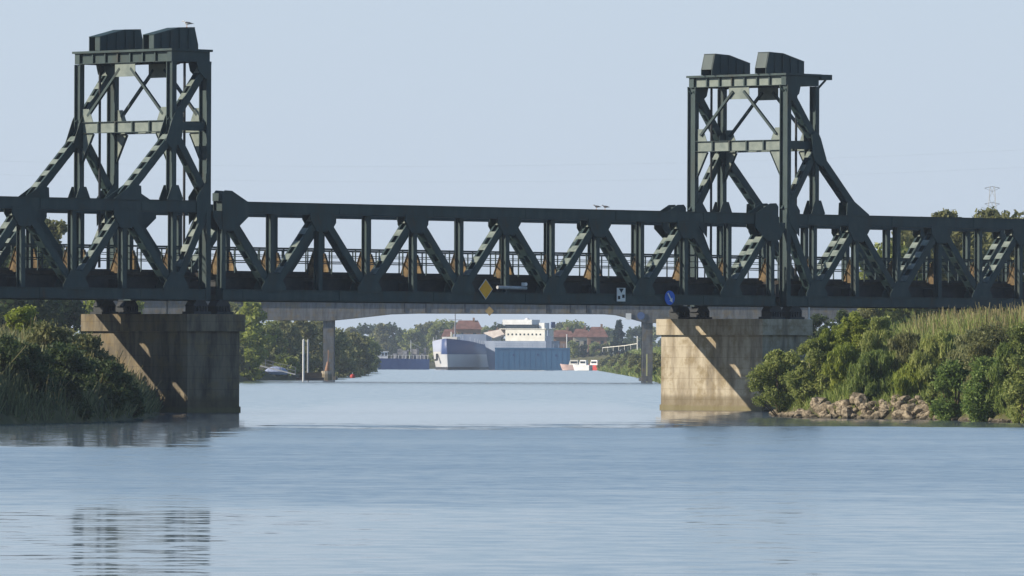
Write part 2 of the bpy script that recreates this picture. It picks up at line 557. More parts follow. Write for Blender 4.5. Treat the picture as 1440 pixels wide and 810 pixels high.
# ------------------------------------------------------------------ haze
HAZE = 0.00008
hm = bpy.data.materials.new('haze')
hm.use_nodes = True
hm.node_tree.nodes.remove(hm.node_tree.nodes['Principled BSDF'])
pv = hm.node_tree.nodes.new('ShaderNodeVolumePrincipled')
pv.inputs['Density'].default_value = HAZE
pv.inputs['Color'].default_value = (0.72, 0.84, 1.0, 1)
pv.inputs['Anisotropy'].default_value = 0.1
pv.inputs['Density Attribute'].default_value = ''
hm.node_tree.links.new(pv.outputs[0], hm.node_tree.nodes['Material Output'].inputs['Volume'])
mb = MB()
mb.box(-720, 720, -80, 6030, -4.2, 46)
tag(link('haze', mb.mesh('haze', hm)), 'pale blue summer haze over the river', kind='stuff')

# ------------------------------------------------------------------ the railway lift bridge (frame: t along, v across, z up)
TH = R(45)
D0 = 476.0
CT = -0.6            # t of the middle of the lift span
HP = 3.808           # half panel
WD = 7.8             # distance between the trusses
FRONT, REAR = 24.15, 26.75
Z_TC0, Z_TC1 = 11.36, 12.04
Z_BC0, Z_BC1 = 6.40, 7.03
Z_DK = 7.97
CU, SU = math.cos(TH), math.sin(TH)


def BF(t, v, z):
    return Vector((t * CU - v * SU, D0 + t * SU + v * CU, z))


class Frame:
    """a thing standing in the bridge frame; parts are given in (t,v,z)"""
    def __init__(self, name, t, v, z, label, cat, group=None):
        self.o = (t, v, z)
        self.e = thing(name, BF(t, v, z), label, cat, group, TH)

    def part(self, name, mb, mat, parent=None, smooth=False, label=None):
        o = link(name, mb.mesh(name, mat, self.o, smooth), self.e if parent is None else parent)
        if label:
            o['label'] = label
        return o

    def rep(self, name, src, dt=0.0, dv=0.0, dz=0.0):
        o = src.copy()
        COL.objects.link(o)
        o.location = (src.location[0] + dt, src.location[1] + dv, src.location[2] + dz)
        return o


def hsec(mb, t, v, z0, z1, d=0.42, b=0.30, th=0.035):
    mb.box(t - b / 2, t + b / 2, v - d / 2, v - d / 2 + th, z0, z1)
    mb.box(t - b / 2, t + b / 2, v + d / 2 - th, v + d / 2, z0, z1)
    mb.box(t - th / 2, t + th / 2, v - d / 2 + th + .001, v + d / 2 - th - .001, z0 + .001, z1 - .001)


def laced(mb, t0, z0, t1, z1, v, depth=0.44, wid=0.56, batten=0.46, gap=0.52, trim=0.0):
    a, b = Vector((t0, v, z0)), Vector((t1, v, z1))
    d = (b - a)
    L = d.length
    d.normalize()
    n = Vector((-d.z, 0, d.x))
    for s in (-1, 1):
        off = Vector((0, s * wid / 2, 0))
        mb.beam(a + off, b + off, 0.04, depth)
        for q in (-1, 1):   # flange lips
            e = n * (q * (depth / 2 - .02)) + Vector((0, s * (wid / 2 - .075), 0))
            mb.beam(a + e, b + e, 0.10, 0.03)
    s = 0.35
    while s + batten < L - 0.2:
        for q in (-1, 1):
            e = n * (q * (depth / 2 + .012))
            mb.beam(a + d * s + e, a + d * (s + batten) + e, wid - .01, 0.02, mi=1 if e.z > 0 else 0)  # upward battens painted paler, as if catching the sun
        s += batten + gap


def chord(mb, t0, t1, v, z0, z1, wid=0.60):
    mb.box(t0, t1, v - wid / 2, v + wid / 2, z0 + .03, z1 - .03)
    mb.box(t0 - .01, t1 + .01, v - wid / 2 - .07, v + wid / 2 + .07, z1 - .028, z1)
    mb.box(t0 - .01, t1 + .01, v - wid / 2 - .07, v + wid / 2 + .07, z0, z0 + .028)
    # splice plates
    t = t0 + 1.9
    while t < t1 - 1:
        for s in (-1, 1):
            mb.box(t - .35, t + .35, v + s * (wid / 2 + .012) - .012, v + s * (wid / 2 + .012) + .012, z0 + .06, z1 - .06)
        t += 2 * HP


def gusset_top(mb, t, v, pts=None):
    pts = pts or [(-.95, Z_TC0 + .12), (-.95, Z_TC0 - .25), (-.42, Z_TC0 - .95), (.42, Z_TC0 - .95), (.95, Z_TC0 - .25), (.95, Z_TC0 + .12)]
    mb.plate([(t + a, z) for a, z in pts], 'y', v, 0.03)


GB = [(-.95, Z_BC1 - .1), (-.95, Z_BC1 + .15), (-.40, Z_BC1 + .95), (.40, Z_BC1 + .95), (.95, Z_BC1 + .15), (.95, Z_BC1 - .1)]


def knee(mb, t, v, s):
    """triangular brace across the bridge from vertical to floor beam; s=+1 opens towards +v"""
    mb.plate([(v + s * .24, Z_DK - .1), (v + s * .95, Z_DK - .1), (v + s * .88, Z_DK + .12), (v + s * .36, Z_DK + 1.3), (v + s * .24, Z_DK + 1.3)], 'x', t, 0.04)
    mb.beam((t, v + s * .93, Z_DK + .1), (t, v + s * .36, Z_DK + 1.32), 0.16, 0.03, side=(1, 0, 0))


def handrail(mb, t0, t1, v):
    mb.box(t0, t1, v - .05, v + .05, Z_DK + 1.40, Z_DK + 1.50)
    mb.box(t0, t1, v - .03, v + .03, Z_DK + .68, Z_DK + .74)
    mb.box(t0, t1, v - .02, v + .02, Z_DK + 1.04, Z_DK + 1.08)
    n = max(2, round((t1 - t0) / 1.904))
    for i in range(n + 1):
        t = t0 + (t1 - t0) * i / n
        mb.box(t - .03, t + .03, v - .031, v + .031, Z_DK - .02, Z_DK + 1.401)


def truss_span(fr, nodes, tops, t0, t1, diags, rails_out=0):
    """nodes: list of t of all panel points; tops: which carry top gussets; diags: list of (t_top, t_bottom)"""
    for v in (0.0, WD):
        mb = MB()
        chord(mb, t0, t1, v, Z_TC0, Z_TC1)
        fr.part('top_chord', mb, PAINT)
        mb = MB()
        chord(mb, t0, t1, v, Z_BC0, Z_BC1)
        fr.part('bottom_chord', mb, PAINT)
    first = {}

    def rep(name, build, t, v, key, mat=PAINT):
        if key not in first:
            mb = MB()
            build(mb)
            first[key] = (fr.part(name, mb, mat), t, v)
        else:
            o, ta, va = first[key]
            fr.rep(name, o, t - ta, v - va)
    for t in nodes:
        for v in (0.0, WD):
            rep('vertical', lambda mb: hsec(mb, t, v, Z_BC1 - .02, Z_TC0 + .02), t, v, 'vert')
            s = 1 if v == 0 else -1
            rep('knee_brace', lambda mb: knee(mb, t, v, s), t, v, 'knee%d' % s, RUST)
            for q in (-1, 1):
                vv = v + q * .335
                if t in tops:
                    rep('gusset_plate', lambda mb: gusset_top(mb, t, vv), t, vv, 'gt')
                else:
                    rep('gusset_plate', lambda mb: gusset_top(mb, t, vv, GB), t, vv, 'gb')
        rep('floor_beam', lambda mb: (mb.box(t - .15, t + .15, .32, WD - .32, 6.72, 7.5), mb.box(t - .22, t + .22, .32, WD - .32, 7.502, 7.53)), t, 0, 'fb', DARK)
    for tt, tb in diags:
        for v in (0.0, WD):
            key = 'd%.2f' % (tb - tt)
            rep('diagonal', lambda mb: laced(mb, tt, Z_TC0 + .1, tb, Z_BC1 + .0, v), tt, v, key, [PAINT, LITBATTEN])
    for v in (1.0, 2.9, 4.9, 6.8):
        mb = MB()
        mb.box(t0, t1, v - .02, v + .02, 7.0, 7.72)
        mb.box(t0, t1, v - .14, v + .14, 7.722, 7.75)
        mb.box(t0, t1, v - .14, v + .14, 6.97, 6.998)
        fr.part('stringer', mb, DARK)
    mb = MB()
    mb.box(t0, t1, .72, WD - .72, 7.752, Z_DK)
    fr.part('deck', mb, TIMBER)
    for v in (3.18, 4.62):
        mb = MB()
        mb.box(t0, t1, v - .07, v + .07, Z_DK + .001, Z_DK + .03)
        mb.box(t0, t1, v - .015, v + .015, Z_DK + .031, Z_DK + .12)
        mb.box(t0, t1, v - .035, v + .035, Z_DK + .121, Z_DK + .16)
        fr.part('rail', mb, DARK)
    for v in (.80, WD - .80):
        mb = MB()
        handrail(mb, t0 + .05, t1 - .05, v)
        fr.part('handrail', mb, PAINT)


# --- lift span
lift = Frame('lift_span', CT, WD / 2, Z_BC0, 'long dark green truss span between the two lift towers', 'bridge span')
nodes = [CT + HP * k for k in range(-6, 7)]
tops = [CT + HP * k for k in range(-6, 7, 2)]
dg = []
for k in range(-6, 7, 2):
    for q in (-1, 1):
        if -6 <= k + q <= 6:
            dg.append((CT + HP * k, CT + HP * (k + q)))
truss_span(lift, nodes, tops, CT - 6 * HP - .15, CT + 6 * HP + .15, dg)
for s in (-1, 1):           # lifting brackets humped over the chord ends
    for v in (0.0, WD):
        mb = MB()
        t = CT + s * 6 * HP
        for q in (-1, 1):
            mb.plate([(t + s * .28, Z_TC0 - 1.0), (t + s * .30, Z_TC1 + .42), (t + s * .1, Z_TC1 + .62), (t - s * .45, Z_TC1 + .60), (t - s * 1.75, Z_TC1 - .03), (t - s * 1.75, Z_TC0 - .2), (t - s * .7, Z_TC0 - 1.0)], 'y', v + q * .37, 0.03)
        mb.box(t - .4, t + .25, v - .33, v + .33, Z_TC1 + .005, Z_TC1 + .45)
        lift.part('lifting_bracket', mb, PAINT)

# --- approach spans
SPANS = {}
for s, lab in ((-1, 'dark green approach truss span running off over the shaded bushes'), (1, 'dark green approach truss span running off over the sunlit reeds')):
    fr = Frame('approach_span', CT + s * 40, WD / 2, Z_BC0, lab, 'bridge span', 'approach spans')
    SPANS[s] = fr
    nd = [CT + s * HP * k for k in range(7, 15)]
    tp = [CT + s * HP * k for k in (8, 10, 12, 14)]
    dgs = [(CT + s * (FRONT + .1), CT + s * HP * 7)]
    for k in (8, 10, 12, 14):
        for q in (-1, 1):
            if k + q <= 14:
                dgs.append((CT + s * HP * k, CT + s * HP * (k + q)))
    a, b = sorted((CT + s * (FRONT + .20), CT + s * (HP * 14 + .4)))
    truss_span(fr, nd, tp, a, b, dgs)

# --- lift towers
Z_MID0, Z_MID1 = 15.93, 16.58
Z_TOP0, Z_TOP1 = 19.90, 20.50


def portal_beam(mb, t, v0, v1, z0, z1, th=0.03, fl=0.30, stiff=4):
    mb.box(t - th / 2, t + th / 2, v0, v1, z0 + .03, z1 - .03, 1)
    mb.box(t - fl / 2, t + fl / 2, v0, v1, z1 - .03, z1)
    mb.box(t - fl / 2, t + fl / 2, v0, v1, z0, z0 + .03)
    for i in range(1, stiff + 1):
        v = v0 + (v1 - v0) * i / (stiff + 1)
        for q in (-1, 1):
            mb.box(t + q * (th / 2 + .002), t + q * (fl / 2 - .01), v - .05, v + .05, z0 + .031, z1 - .031)


for s, lab in ((-1, 'dark green lift tower above the bush covered bank, gull on its housing'), (1, 'dark green lift tower beside the sunlit pier, with an overhanging walkway')):
    tf, tr = CT + s * FRONT, CT + s * REAR
    fr = Frame('lift_tower', CT + s * (FRONT + REAR) / 2, WD / 2, Z_BC0, lab, 'lift tower', 'bridge lift towers')
    for v in (0.0, WD):
        mb = MB()
        hsec(mb, tf, v, Z_BC0 - .02, Z_TOP1 - .62, d=.66, b=.34, th=.05)
        fr.part('column', mb, PAINT)
        mb = MB()
        hsec(mb, tr, v, Z_TC1 + .003, Z_TOP1 - .62, d=.50, b=.34, th=.05)
        fr.part('column', mb, PAINT)
        chn = CT + s * HP * 8
        mb = MB()
        laced(mb, tr, Z_MID0 - .1, chn, Z_TC1 + .15, v, depth=.46, batten=.40, gap=.55)
        fr.part('backstay', mb, [PAINT, LITBATTEN])
        mb = MB()
        laced(mb, tf, Z_TOP0 - .1, tr, Z_MID1 - .1, v, depth=.44, wid=.46)
        fr.part('backstay', mb, [PAINT, LITBATTEN])
        mb = MB()
        laced(mb, tr, Z_MID0 + .1, tf, Z_TC1 + .2, v, depth=.44, wid=.46)
        fr.part('strut', mb, [PAINT, LITBATTEN])
        mb = MB()
        mb.box(min(tf, tr), max(tf, tr), v - .12, v + .12, Z_MID0 + .08, Z_MID1 - .08)
        fr.part('side_beam', mb, PAINT)
        mb = MB()
        mb.box(min(tf, tr) - .17, max(tf, tr) + .17, v - .2, v + .2, Z_TOP0, Z_TOP1)
        fr.part('side_beam', mb, PAINT)
        for q in (-1, 1):
            mb = MB()
            vv = v + q * .345
            mb.plate([(tr - .22, Z_TC1), (tr + .22, Z_TC1), (tr + .5, Z_TC1 - .02), (tr + .62, Z_TC1 + .05), (tr + .25, Z_TC1 + .85), (tr - .25, Z_TC1 + .85), (tr - .62, Z_TC1 + .05), (tr - .5, Z_TC1 - .02)], 'y', vv, .03)
            fr.part('gusset_plate', mb, PAINT)
            mb = MB()
            mb.plate([(tr - s * .2, Z_MID0 - .75), (tr + s * .35, Z_MID0 - .95), (tr + s * .75, Z_MID0 - .55), (tr + s * .22, Z_MID1 + .1), (tr - s * .1, Z_MID1 + .6), (tr - s * .6, Z_MID1 + .35), (tr - s * .5, Z_MID0 - .3)], 'y', vv, .03)
            fr.part('gusset_plate', mb, PAINT)
            mb = MB()
            mb.plate([(chn - s * 1.15, Z_TC1 - .05), (chn - s * 1.1, Z_TC1 + .75), (chn - s * .55, Z_TC1 + .9), (chn + s * .9, Z_TC1 + .05), (chn + s * .9, Z_TC1 - .05)], 'y', vv, .03)
            fr.part('gusset_plate', mb, PAINT)
            mb = MB()
            mb.plate([(tf + s * .1, Z_TC1 - .6), (tf - s * .16, Z_TC1 + .55), (tf + s * .3, Z_TC1 + 1.0), (tf + s * .95, Z_TC1 + .2), (tf + s * .9, Z_TC0 - .7)], 'y', vv, .03)
            fr.part('gusset_plate', mb, PAINT)
            mb = MB()
            mb.plate([(tf - s * .16, Z_TOP0 + .05), (tf + s * 1.0, Z_TOP0 + .05), (tf + s * .85, Z_TOP0 - .5), (tf + s * .3, Z_TOP0 - .95), (tf - s * .1, Z_TOP0 - .9)], 'y', vv, .03)
            fr.part('gusset_plate', mb, PAINT)
        mb = MB()
        vr = v + (.32 if v == 0 else -.32)
        tm = (tf + tr) / 2
        mb.cyl((tm, vr, Z_DK + .3), (tm, vr, Z_TOP0), .075, n=8)
        fr.part('rope', mb, DARK)
    for t in (tf, tr):
        mb = MB()
        portal_beam(mb, t, .30, WD - .30, Z_MID0, Z_MID1)
        fr.part('portal_beam', mb, [PAINT, LITPAINT])
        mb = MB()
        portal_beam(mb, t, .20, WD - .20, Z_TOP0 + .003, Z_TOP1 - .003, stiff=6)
        fr.part('portal_beam', mb, [PAINT, LITPAINT if s > 0 else PAINT])  # left tower's top beams painted dark where shade falls
        for e, q in ((.25, 1), (WD - .25, -1)):
            mb = MB()
            mb.plate([(e, Z_MID0), (e + q * 1.0, Z_MID0), (e + q * .93, Z_MID0 - .2), (e, Z_MID0 - 1.75)], 'x', t, .03)
            mb.beam((t, e + q * 1.0, Z_MID0 - .05), (t, e, Z_MID0 - 1.8), .16, .03, side=(1, 0, 0), mi=1)
            fr.part('knee_plate', mb, [LITPAINT, PAINT])
            mb = MB()
            mb.plate([(e, Z_MID1), (e + q * .95, Z_MID1), (e + q * .6, Z_MID1 + .75), (e, Z_MID1 + .75)], 'x', t, .03)
            fr.part('corner_gusset', mb, LITPAINT)
            mb = MB()
            mb.beam((t - s * .05, e + q * .45, Z_MID1 + .35), (t - s * .05, WD / 2 - q * .45, Z_TOP0 - .3), .16, .15, side=(1, 0, 0))
            fr.part('portal_brace', mb, PAINT)
        mb = MB()
        mb.plate([(WD / 2 - .85, Z_TOP0), (WD / 2 + .85, Z_TOP0), (WD / 2 + .85, Z_TOP0 - .78), (WD / 2 - .85, Z_TOP0 - .78)], 'x', t, .03)
        fr.part('apex_gusset', mb, LITPAINT)
    mb = MB()
    a, b = sorted((tf - s * .30, tr + s * .28))
    mb.box(a, b, -.32, WD + .32, Z_TOP1 + .002, Z_TOP1 + .13)
    fr.part('platform', mb, PAINT)
    if s > 0:
        mb = MB()
        mb.box(tr + .29, tr + 1.25, -.32, 2.6, Z_TOP1 - .2, Z_TOP1 + .12)
        mb.beam((tr + 1.1, .1, Z_TOP1 - .2), (tr + .2, .1, Z_TOP0 - .3), .1, .1)
        fr.part('walkway', mb, PAINT)
    # rope sheave housings
    for vc in (WD / 2 - 2.28, WD / 2 + 2.28):
        o0 = CT + s * 27.05
        zb = Z_TOP1 + .132
        prof = [(0, zb), (0, 21.42), (1.9, 21.87), (3.15, 21.92), (3.42, 20.95), (3.42, zb)]
        pp = [(o0 - s * a, z) for a, z in prof]
        mb = MB()
        for q in (-1, 1):
            mb.plate(pp, 'y', vc + q * .45, .04)
        for a_, zt_ in ((.55, 21.50), (1.25, 21.66), (1.95, 21.82), (2.65, 21.85)):
            for q in (-1, 1):
                mb.box(o0 - s * a_ - .03, o0 - s * a_ + .03, vc + q * .47, vc + q * .53, zb + .01, zt_)
        mb.plate([(o0 - s * 1.5, zb + .05), (o0 - s * 1.75, zb + .05), (o0 - s * 1.75, zb + .5), (o0 - s * 1.5, zb + .5)], 'y', vc - .475, .01)
        hs = fr.part('sheave_housing', mb, PAINT)
        mb = MB()
        for (a0, z0), (a1, z1) in ((prof[1], prof[2]), (prof[2], prof[3])):
            mb.beam((o0 - s * a0, vc, z0 + .02), (o0 - s * a1, vc, z1 + .02), .98, .03)
        fr.part('cover', mb, PAINT, hs)
        mb = MB()
        mb.box(min(o0, o0 - s * .03), max(o0, o0 - s * .03), vc - .42, vc - .05, zb + .01, 21.40)
        fr.part('end_plate', mb, PAINT, hs)
        mb = MB()
        mb.beam((o0 - s * 3.16, vc, 21.9), (o0 - s * 3.40, vc, 20.97), .80, .03)
        fr.part('end_plate', mb, PAINT, hs)
        mb = MB()
        tc = o0 - s * 1.9
        mb.cyl((tc, vc - .2, 20.72), (tc, vc + .2, 20.72), .95, n=28)
        mb.cyl((tc, vc - .4, 20.72), (tc, vc + .4, 20.72), .16, n=12)
        fr.part('sheave', mb, DARK, hs)

# --- piers
for s, lab in ((-1, 'concrete pier half hidden by dark bushes, largely in shadow'), (1, 'sunlit tan concrete pier crossed by a diagonal shadow')):
    t0, t1 = sorted((CT + s * 21.55, CT + s * 26.02))
    fr = Frame('bridge_pier', (t0 + t1) / 2, 3.9, -2, lab, 'bridge pier', 'river piers of the lift bridge')
    v0, v1 = -.6, 8.4
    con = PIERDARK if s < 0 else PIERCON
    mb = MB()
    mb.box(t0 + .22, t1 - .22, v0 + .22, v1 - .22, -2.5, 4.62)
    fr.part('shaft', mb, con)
    mb = MB()
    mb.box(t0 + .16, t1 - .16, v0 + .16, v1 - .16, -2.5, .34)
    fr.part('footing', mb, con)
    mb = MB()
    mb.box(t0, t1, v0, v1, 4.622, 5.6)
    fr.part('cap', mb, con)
    for v in (0.0, WD):
        for tt in (CT + s * 23.0, CT + s * 24.75):
            mb = MB()
            mb.box(tt - .65, tt + .65, v - .5, v + .5, 5.602, 5.74)
            for i in range(5):
                c = tt - .44 + i * .22
                mb.box(c - .045, c + .045, v - .42, v + .42, 5.742, 6.05)
            mb.plate([(tt - .6, 6.052), (tt + .6, 6.052), (tt + .35, 6.36), (tt - .35, 6.36)], 'y', v, .7)
            mb.box(tt - .4, tt + .4, v - .4, v + .4, 6.361, 6.396)
            fr.part('bearing', mb, DARK)
mp_ = Frame('marker_post', -24.95, 2.9, 5.6, 'thin white post on the cap of the shaded pier', 'post', 'white posts on the pier caps')
mb = MB()
mb.cyl((-24.95, 2.9, 5.6), (-24.95, 2.9, 6.3), .05, n=8)
mb.cyl((-24.95, 2.9, 5.6), (-24.95, 2.9, 5.64), .12, n=8)
mp_.part('post', mb, WHITE)
mp_ = Frame('marker_post', 25.3, -.4, 5.6, 'thin white post on the cap of the sunlit pier', 'post', 'white posts on the pier caps')
mb = MB()
mb.cyl((25.3, -.4, 5.6), (25.3, -.4, 6.35), .05, n=8)
mb.cyl((25.3, -.4, 5.6), (25.3, -.4, 5.64), .12, n=8)
mp_.part('post', mb, WHITE)


# --- signs on the lift span
def t_of(px):
    return (px - 720) * D0 / (F * CU - (px - 720) * SU)


def sign_frame(px, z, name, lab):
    t = t_of(px)
    return Frame(name, t, -.42, z, lab, 'sign'), t


fr, t = sign_frame(675.5, 7.2, 'diamond_sign', 'yellow diamond navigation sign on the bridge girder')
mb = MB()
mb.plate([(t - .58, 7.2), (t, 6.6), (t + .58, 7.2), (t, 7.8)], 'y', -.42, .03, 1)
mb.plate([(t - .54, 7.2), (t, 6.64), (t + .54, 7.2), (t, 7.76)], 'y', -.438, .012)
fr.part('sign_board', mb, [YELLOW, WHITE])
mb = MB()
mb.box(t - .03, t + .03, -.40, -.30, 6.7, 7.7)
fr.part('bracket', mb, GALV)
fr, t = sign_frame(866, 6.98, 'clearance_sign', 'white square navigation sign with dark marks on the bridge girder')
mb = MB()
mb.box(t - .36, t + .36, -.435, -.405, 6.57, 7.38)
fr.part('sign_board', mb, WHITE)
mb = MB()
mb.plate([(t - .2, 7.34), (t + .2, 7.34), (t, 7.08)], 'y', -.441, .008)
mb.plate([(t + .08, 6.98), (t + .28, 6.98), (t + .28, 6.78), (t + .08, 6.78)], 'y', -.441, .008)
mb.plate([(t - .28, 6.9), (t - .1, 6.9), (t - .1, 6.7), (t - .28, 6.7)], 'y', -.441, .008)
fr.part('symbol', mb, BLACK)
mb = MB()
mb.box(t - .03, t + .03, -.404, -.30, 6.6, 7.35)
fr.part('bracket', mb, GALV)
fr, t = sign_frame(934.5, 6.82, 'round_sign', 'round blue sign with a white slanting arrow on the bridge girder')
mb = MB()
mb.cyl((t, -.40, 6.82), (t, -.43, 6.82), .43, n=28)
fr.part('sign_board', mb, SIGNBLUE)
mb = MB()
mb.plate([(t - .22, 7.08), (t - .14, 7.13), (t + .12, 6.76), (t + .2, 6.82), (t + .22, 6.54), (t - .04, 6.66), (t + .04, 6.71)], 'y', -.437, .008)
fr.part('arrow', mb, WHITE)
mb = MB()
mb.box(t - .03, t + .03, -.40, -.30, 6.5, 7.1)
fr.part('bracket', mb, GALV)
fr, t = sign_frame(692, 7.45, 'signal_lamp', 'pale horizontal tube with a small lamp on the bridge girder')
mb = MB()
mb.cyl((t, -.42, 7.32), (t + 2.4, -.42, 7.30), .10, n=10)
fr.part('tube', mb, GALV)
mb = MB()
mb.box(t + 2.1, t + 2.35, -.52, -.32, 7.42, 7.62)
mb.cyl((t + 2.22, -.52, 7.52), (t + 2.22, -.60, 7.52), .09, .11, n=10)
fr.part('lamp', mb, WHITE)


# ------------------------------------------------------------------ the road bridge behind
YB = 1165.0


def road_z(py, px=720):
    return P(px, py, YB).z


rb = thing('road_bridge', (0, YB, 0), 'grey concrete road bridge with haunched soffit behind the lift bridge', 'bridge')
xs = [P(px, 0, YB).x for px in (-260, 150, 330, 462, 500, 550, 590, 850, 868, 912, 1050, 1250, 1700)]
zs = [8.75, 8.75, 8.7, 8.55, 8.95, 9.55, 9.68, 9.68, 9.55, 8.4, 8.6, 8.7, 8.7]
mb = MB()
pts = [(x, z) for x, z in zip(xs, zs)] + [(xs[-1], 11.7), (xs[0], 11.7)]
mb.plate(pts, 'y', YB + 5.5, 11.0)
link('girder', mb.mesh('girder', ROADCON, (0, YB, 0)), rb)
mb = MB()
mb.box(xs[0], xs[-1], YB - .5, YB + .05, 11.702, 12.5)
link('parapet', mb.mesh('parapet', ROADCON, (0, YB, 0)), rb)
mb = MB()
for k in range(30):
    x = xs[0] + 2 + k * (xs[-1] - xs[0] - 4) / 29
    mb.cyl((x, YB - .2, 12.5), (x, YB - .2, 13.3), .04, n=6)
mb.box(xs[0], xs[-1], YB - .24, YB - .16, 13.3, 13.38)
link('railing', mb.mesh('railing', GALV, (0, YB, 0)), rb)
mb = MB()
for px in (570, 600, 655, 770, 803, 826):      # drain pipes and joints on the fascia
    x = P(px, 0, YB).x
    mb.box(x - .08, x + .08, YB - .12, YB - .002, 9.8, 11.6)
link('drain_pipes', mb.mesh('drain_pipes', DARK, (0, YB, 0)), rb)
for px in (463, 912):
    x = P(px, 0, YB).x
    mb = MB()
    mb.box(x - .75, x + .75, YB + .4, YB + 10.4, -2, 8.9)
    mb.box(x - 1.1, x + 1.1, YB, YB + 10.8, -2, .5)
    link('pier', mb.mesh('pier', ROADCON, (0, YB, 0)), rb)


def far_sign(px, py, name, kind, lab):
    c = P(px, py, YB - .1)
    e = thing(name, c, lab, 'sign')
    mb = MB()
    if kind == 'd':
        mb.plate([(-.65, 0), (0, -.7), (.65, 0), (0, .7)], 'y', 0, .06)
        link('sign_board', mb.mesh('sign_board', FADEDYELLOW), e)
    elif kind == 'w':
        mb.box(-.4, .4, -.03, .03, -.45, .45)
        link('sign_board', mb.mesh('sign_board', WHITE), e)
    else:
        mb.cyl((0, .03, 0), (0, -.03, 0), .55, n=20)
        link('sign_board', mb.mesh('sign_board', FADEDBLUE), e)
    mb = MB()
    mb.box(-.05, .05, .032, .09, -.3, .3)
    link('bracket', mb.mesh('bracket', GALV), e)


far_sign(688, 437.5, 'diamond_sign', 'd', 'small faded yellow diamond sign on the road bridge')
far_sign(883.5, 445, 'square_sign', 'w', 'small white square sign on the road bridge')
far_sign(901, 444, 'round_sign', 'b', 'small round blue sign on the road bridge')

# fenders and posts round the road bridge piers
x = P(461, 0, YB - 6).x
e = thing('fender_dolphin', (x, YB - 8, 0), 'weathered timber dolphin with a tapering post before the road bridge pier', 'dolphin')
mb = MB()
mb.cyl((0, 0, -2), (0, 0, 1.3), 1.0, .75, n=12)
link('base', mb.mesh('base', concrete('dolphin_concrete', (0.34, 0.29, 0.22), (0.46, 0.41, 0.33))), e)
mb = MB()
mb.cyl((0.1, 0, 1.3), (0.25, 0, 2.6), .38, .2, n=10)
mb.cyl((0.25, 0, 2.6), (0.28, 0, 4.3), .07, n=6)
link('post', mb.mesh('post', BRICK), e)
x = P(911, 0, YB - 6).x
e = thing('gauge_post', (x, YB - 6, 0), 'slim pale yellow gauge post on a block by the road bridge pier', 'post')
mb = MB()
mb.box(-.8, .8, -.8, .8, -2, .75)
link('base', mb.mesh('base', ROADCON), e)
mb = MB()
mb.box(-.09, .09, -.05, .05, .75, 3.9)
link('gauge_board', mb.mesh('gauge_board', noisy('pale_yellow', (0.5, 0.48, 0.2), (0.62, 0.6, 0.3), 3)), e)

# pontoon with two mooring poles, a gangway and a covered dinghy
YP = 1135.0
c = P(438, 0, YP)
e = thing('floating_pontoon', (c.x, YP, 0), 'low dark pontoon moored before the road bridge pier', 'pontoon')
mb = MB()
mb.box(-2.0, 1.9, -1.5, 1.5, -.2, .34)
mb.box(-2.05, 1.95, -1.55, 1.55, .342, .42)
link('float', mb.mesh('float', noisy('dark_plastic', (0.035, 0.03, 0.03), (0.07, 0.06, 0.055), 2)), e)
mb = MB()
mb.box(-1.6, 1.6, 1.35, 1.41, .42, 1.1)
link('fender_board', mb.mesh('fender_board', TIMBER), e)
for px, dy, lab in ((429, 1.7, 'tall pale steel mooring pole nearer the bank beside the pontoon'), (434.5, 1.9, 'tall greyer steel mooring pole nearer the road bridge pier beside the pontoon')):
    q = P(px, 0, YP + dy)
    o = MB()
    h = P(px, 478.5, YP).z
    o.cyl((0, 0, -2.2), (0, 0, h), .135, n=10)
    o.cyl((0, 0, h), (0, 0, h + .16), .16, .02, n=10)
    if px > 430:
        mat_p = GALV
    else:
        mat_p = WHITE
    tag(link('mooring_pole', o.mesh('mooring_pole', mat_p), None, (q.x, YP + (-1.75 if px < 430 else 1.75), 0)), lab, 'mooring pole', 'mooring poles of the pontoon')
a, b = P(352, 511, YP + 1), P(415, 526.5, YP)
e = thing('gangway', (a + b) / 2, 'thin grey gangway sloping from the bank down to the pontoon', 'gangway')
mid = (a + b) / 2
mb = MB()
for dy in (-.5, .5):
    mb.beam(a - mid + Vector((0, dy, 0)), b - mid + Vector((0, dy, 0)), .08, .16)
link('walkway', mb.beam(a - mid, b - mid, .95, .05).mesh('walkway', GALV), e)
mb = MB()
for dy in (-.5, .5):
    for zz in (.5, 1.0):
        mb.beam(a - mid + Vector((0, dy, zz)), b - mid + Vector((0, dy, zz)), .05, .05)
    for i in range(7):
        p = a.lerp(b, i / 6) - mid + Vector((0, dy, 0))
        mb.beam(p, p + Vector((0, 0, 1.0)), .05, .05)
link('handrail', mb.mesh('handrail', noisy('dull_rail', (0.16, 0.17, 0.19), (0.24, 0.25, 0.27), 3)), e)
q = P(388, 516, YP + 11)
e = thing('covered_dinghy', (q.x, YP + 11, max(.4, float(height(q.x, YP + 11)) + .05)), 'small dinghy under a pale blue cover on the bank by the gangway', 'boat')
rings = []
for u in np.linspace(-1, 1, 9):
    wd = .75 * (1 - max(0, u) ** 2.2 * .85)
    rings.append([(u * 1.6, wd, .55), (u * 1.6, wd * .8, .1), (u * 1.6, 0, -.08 + max(0, u) * .35), (u * 1.6, -wd * .8, .1), (u * 1.6, -wd, .55)])
mb = MB()
mb.loft(rings, closed=False)
mb.f.append(tuple(len(mb.v) - 1 - i for i in range(5)))
mb.f.append(tuple(range(5)))
mb.m += [0, 0]
link('hull', mb.mesh('hull', GREYBLUE, smooth=False), e)
rings = []
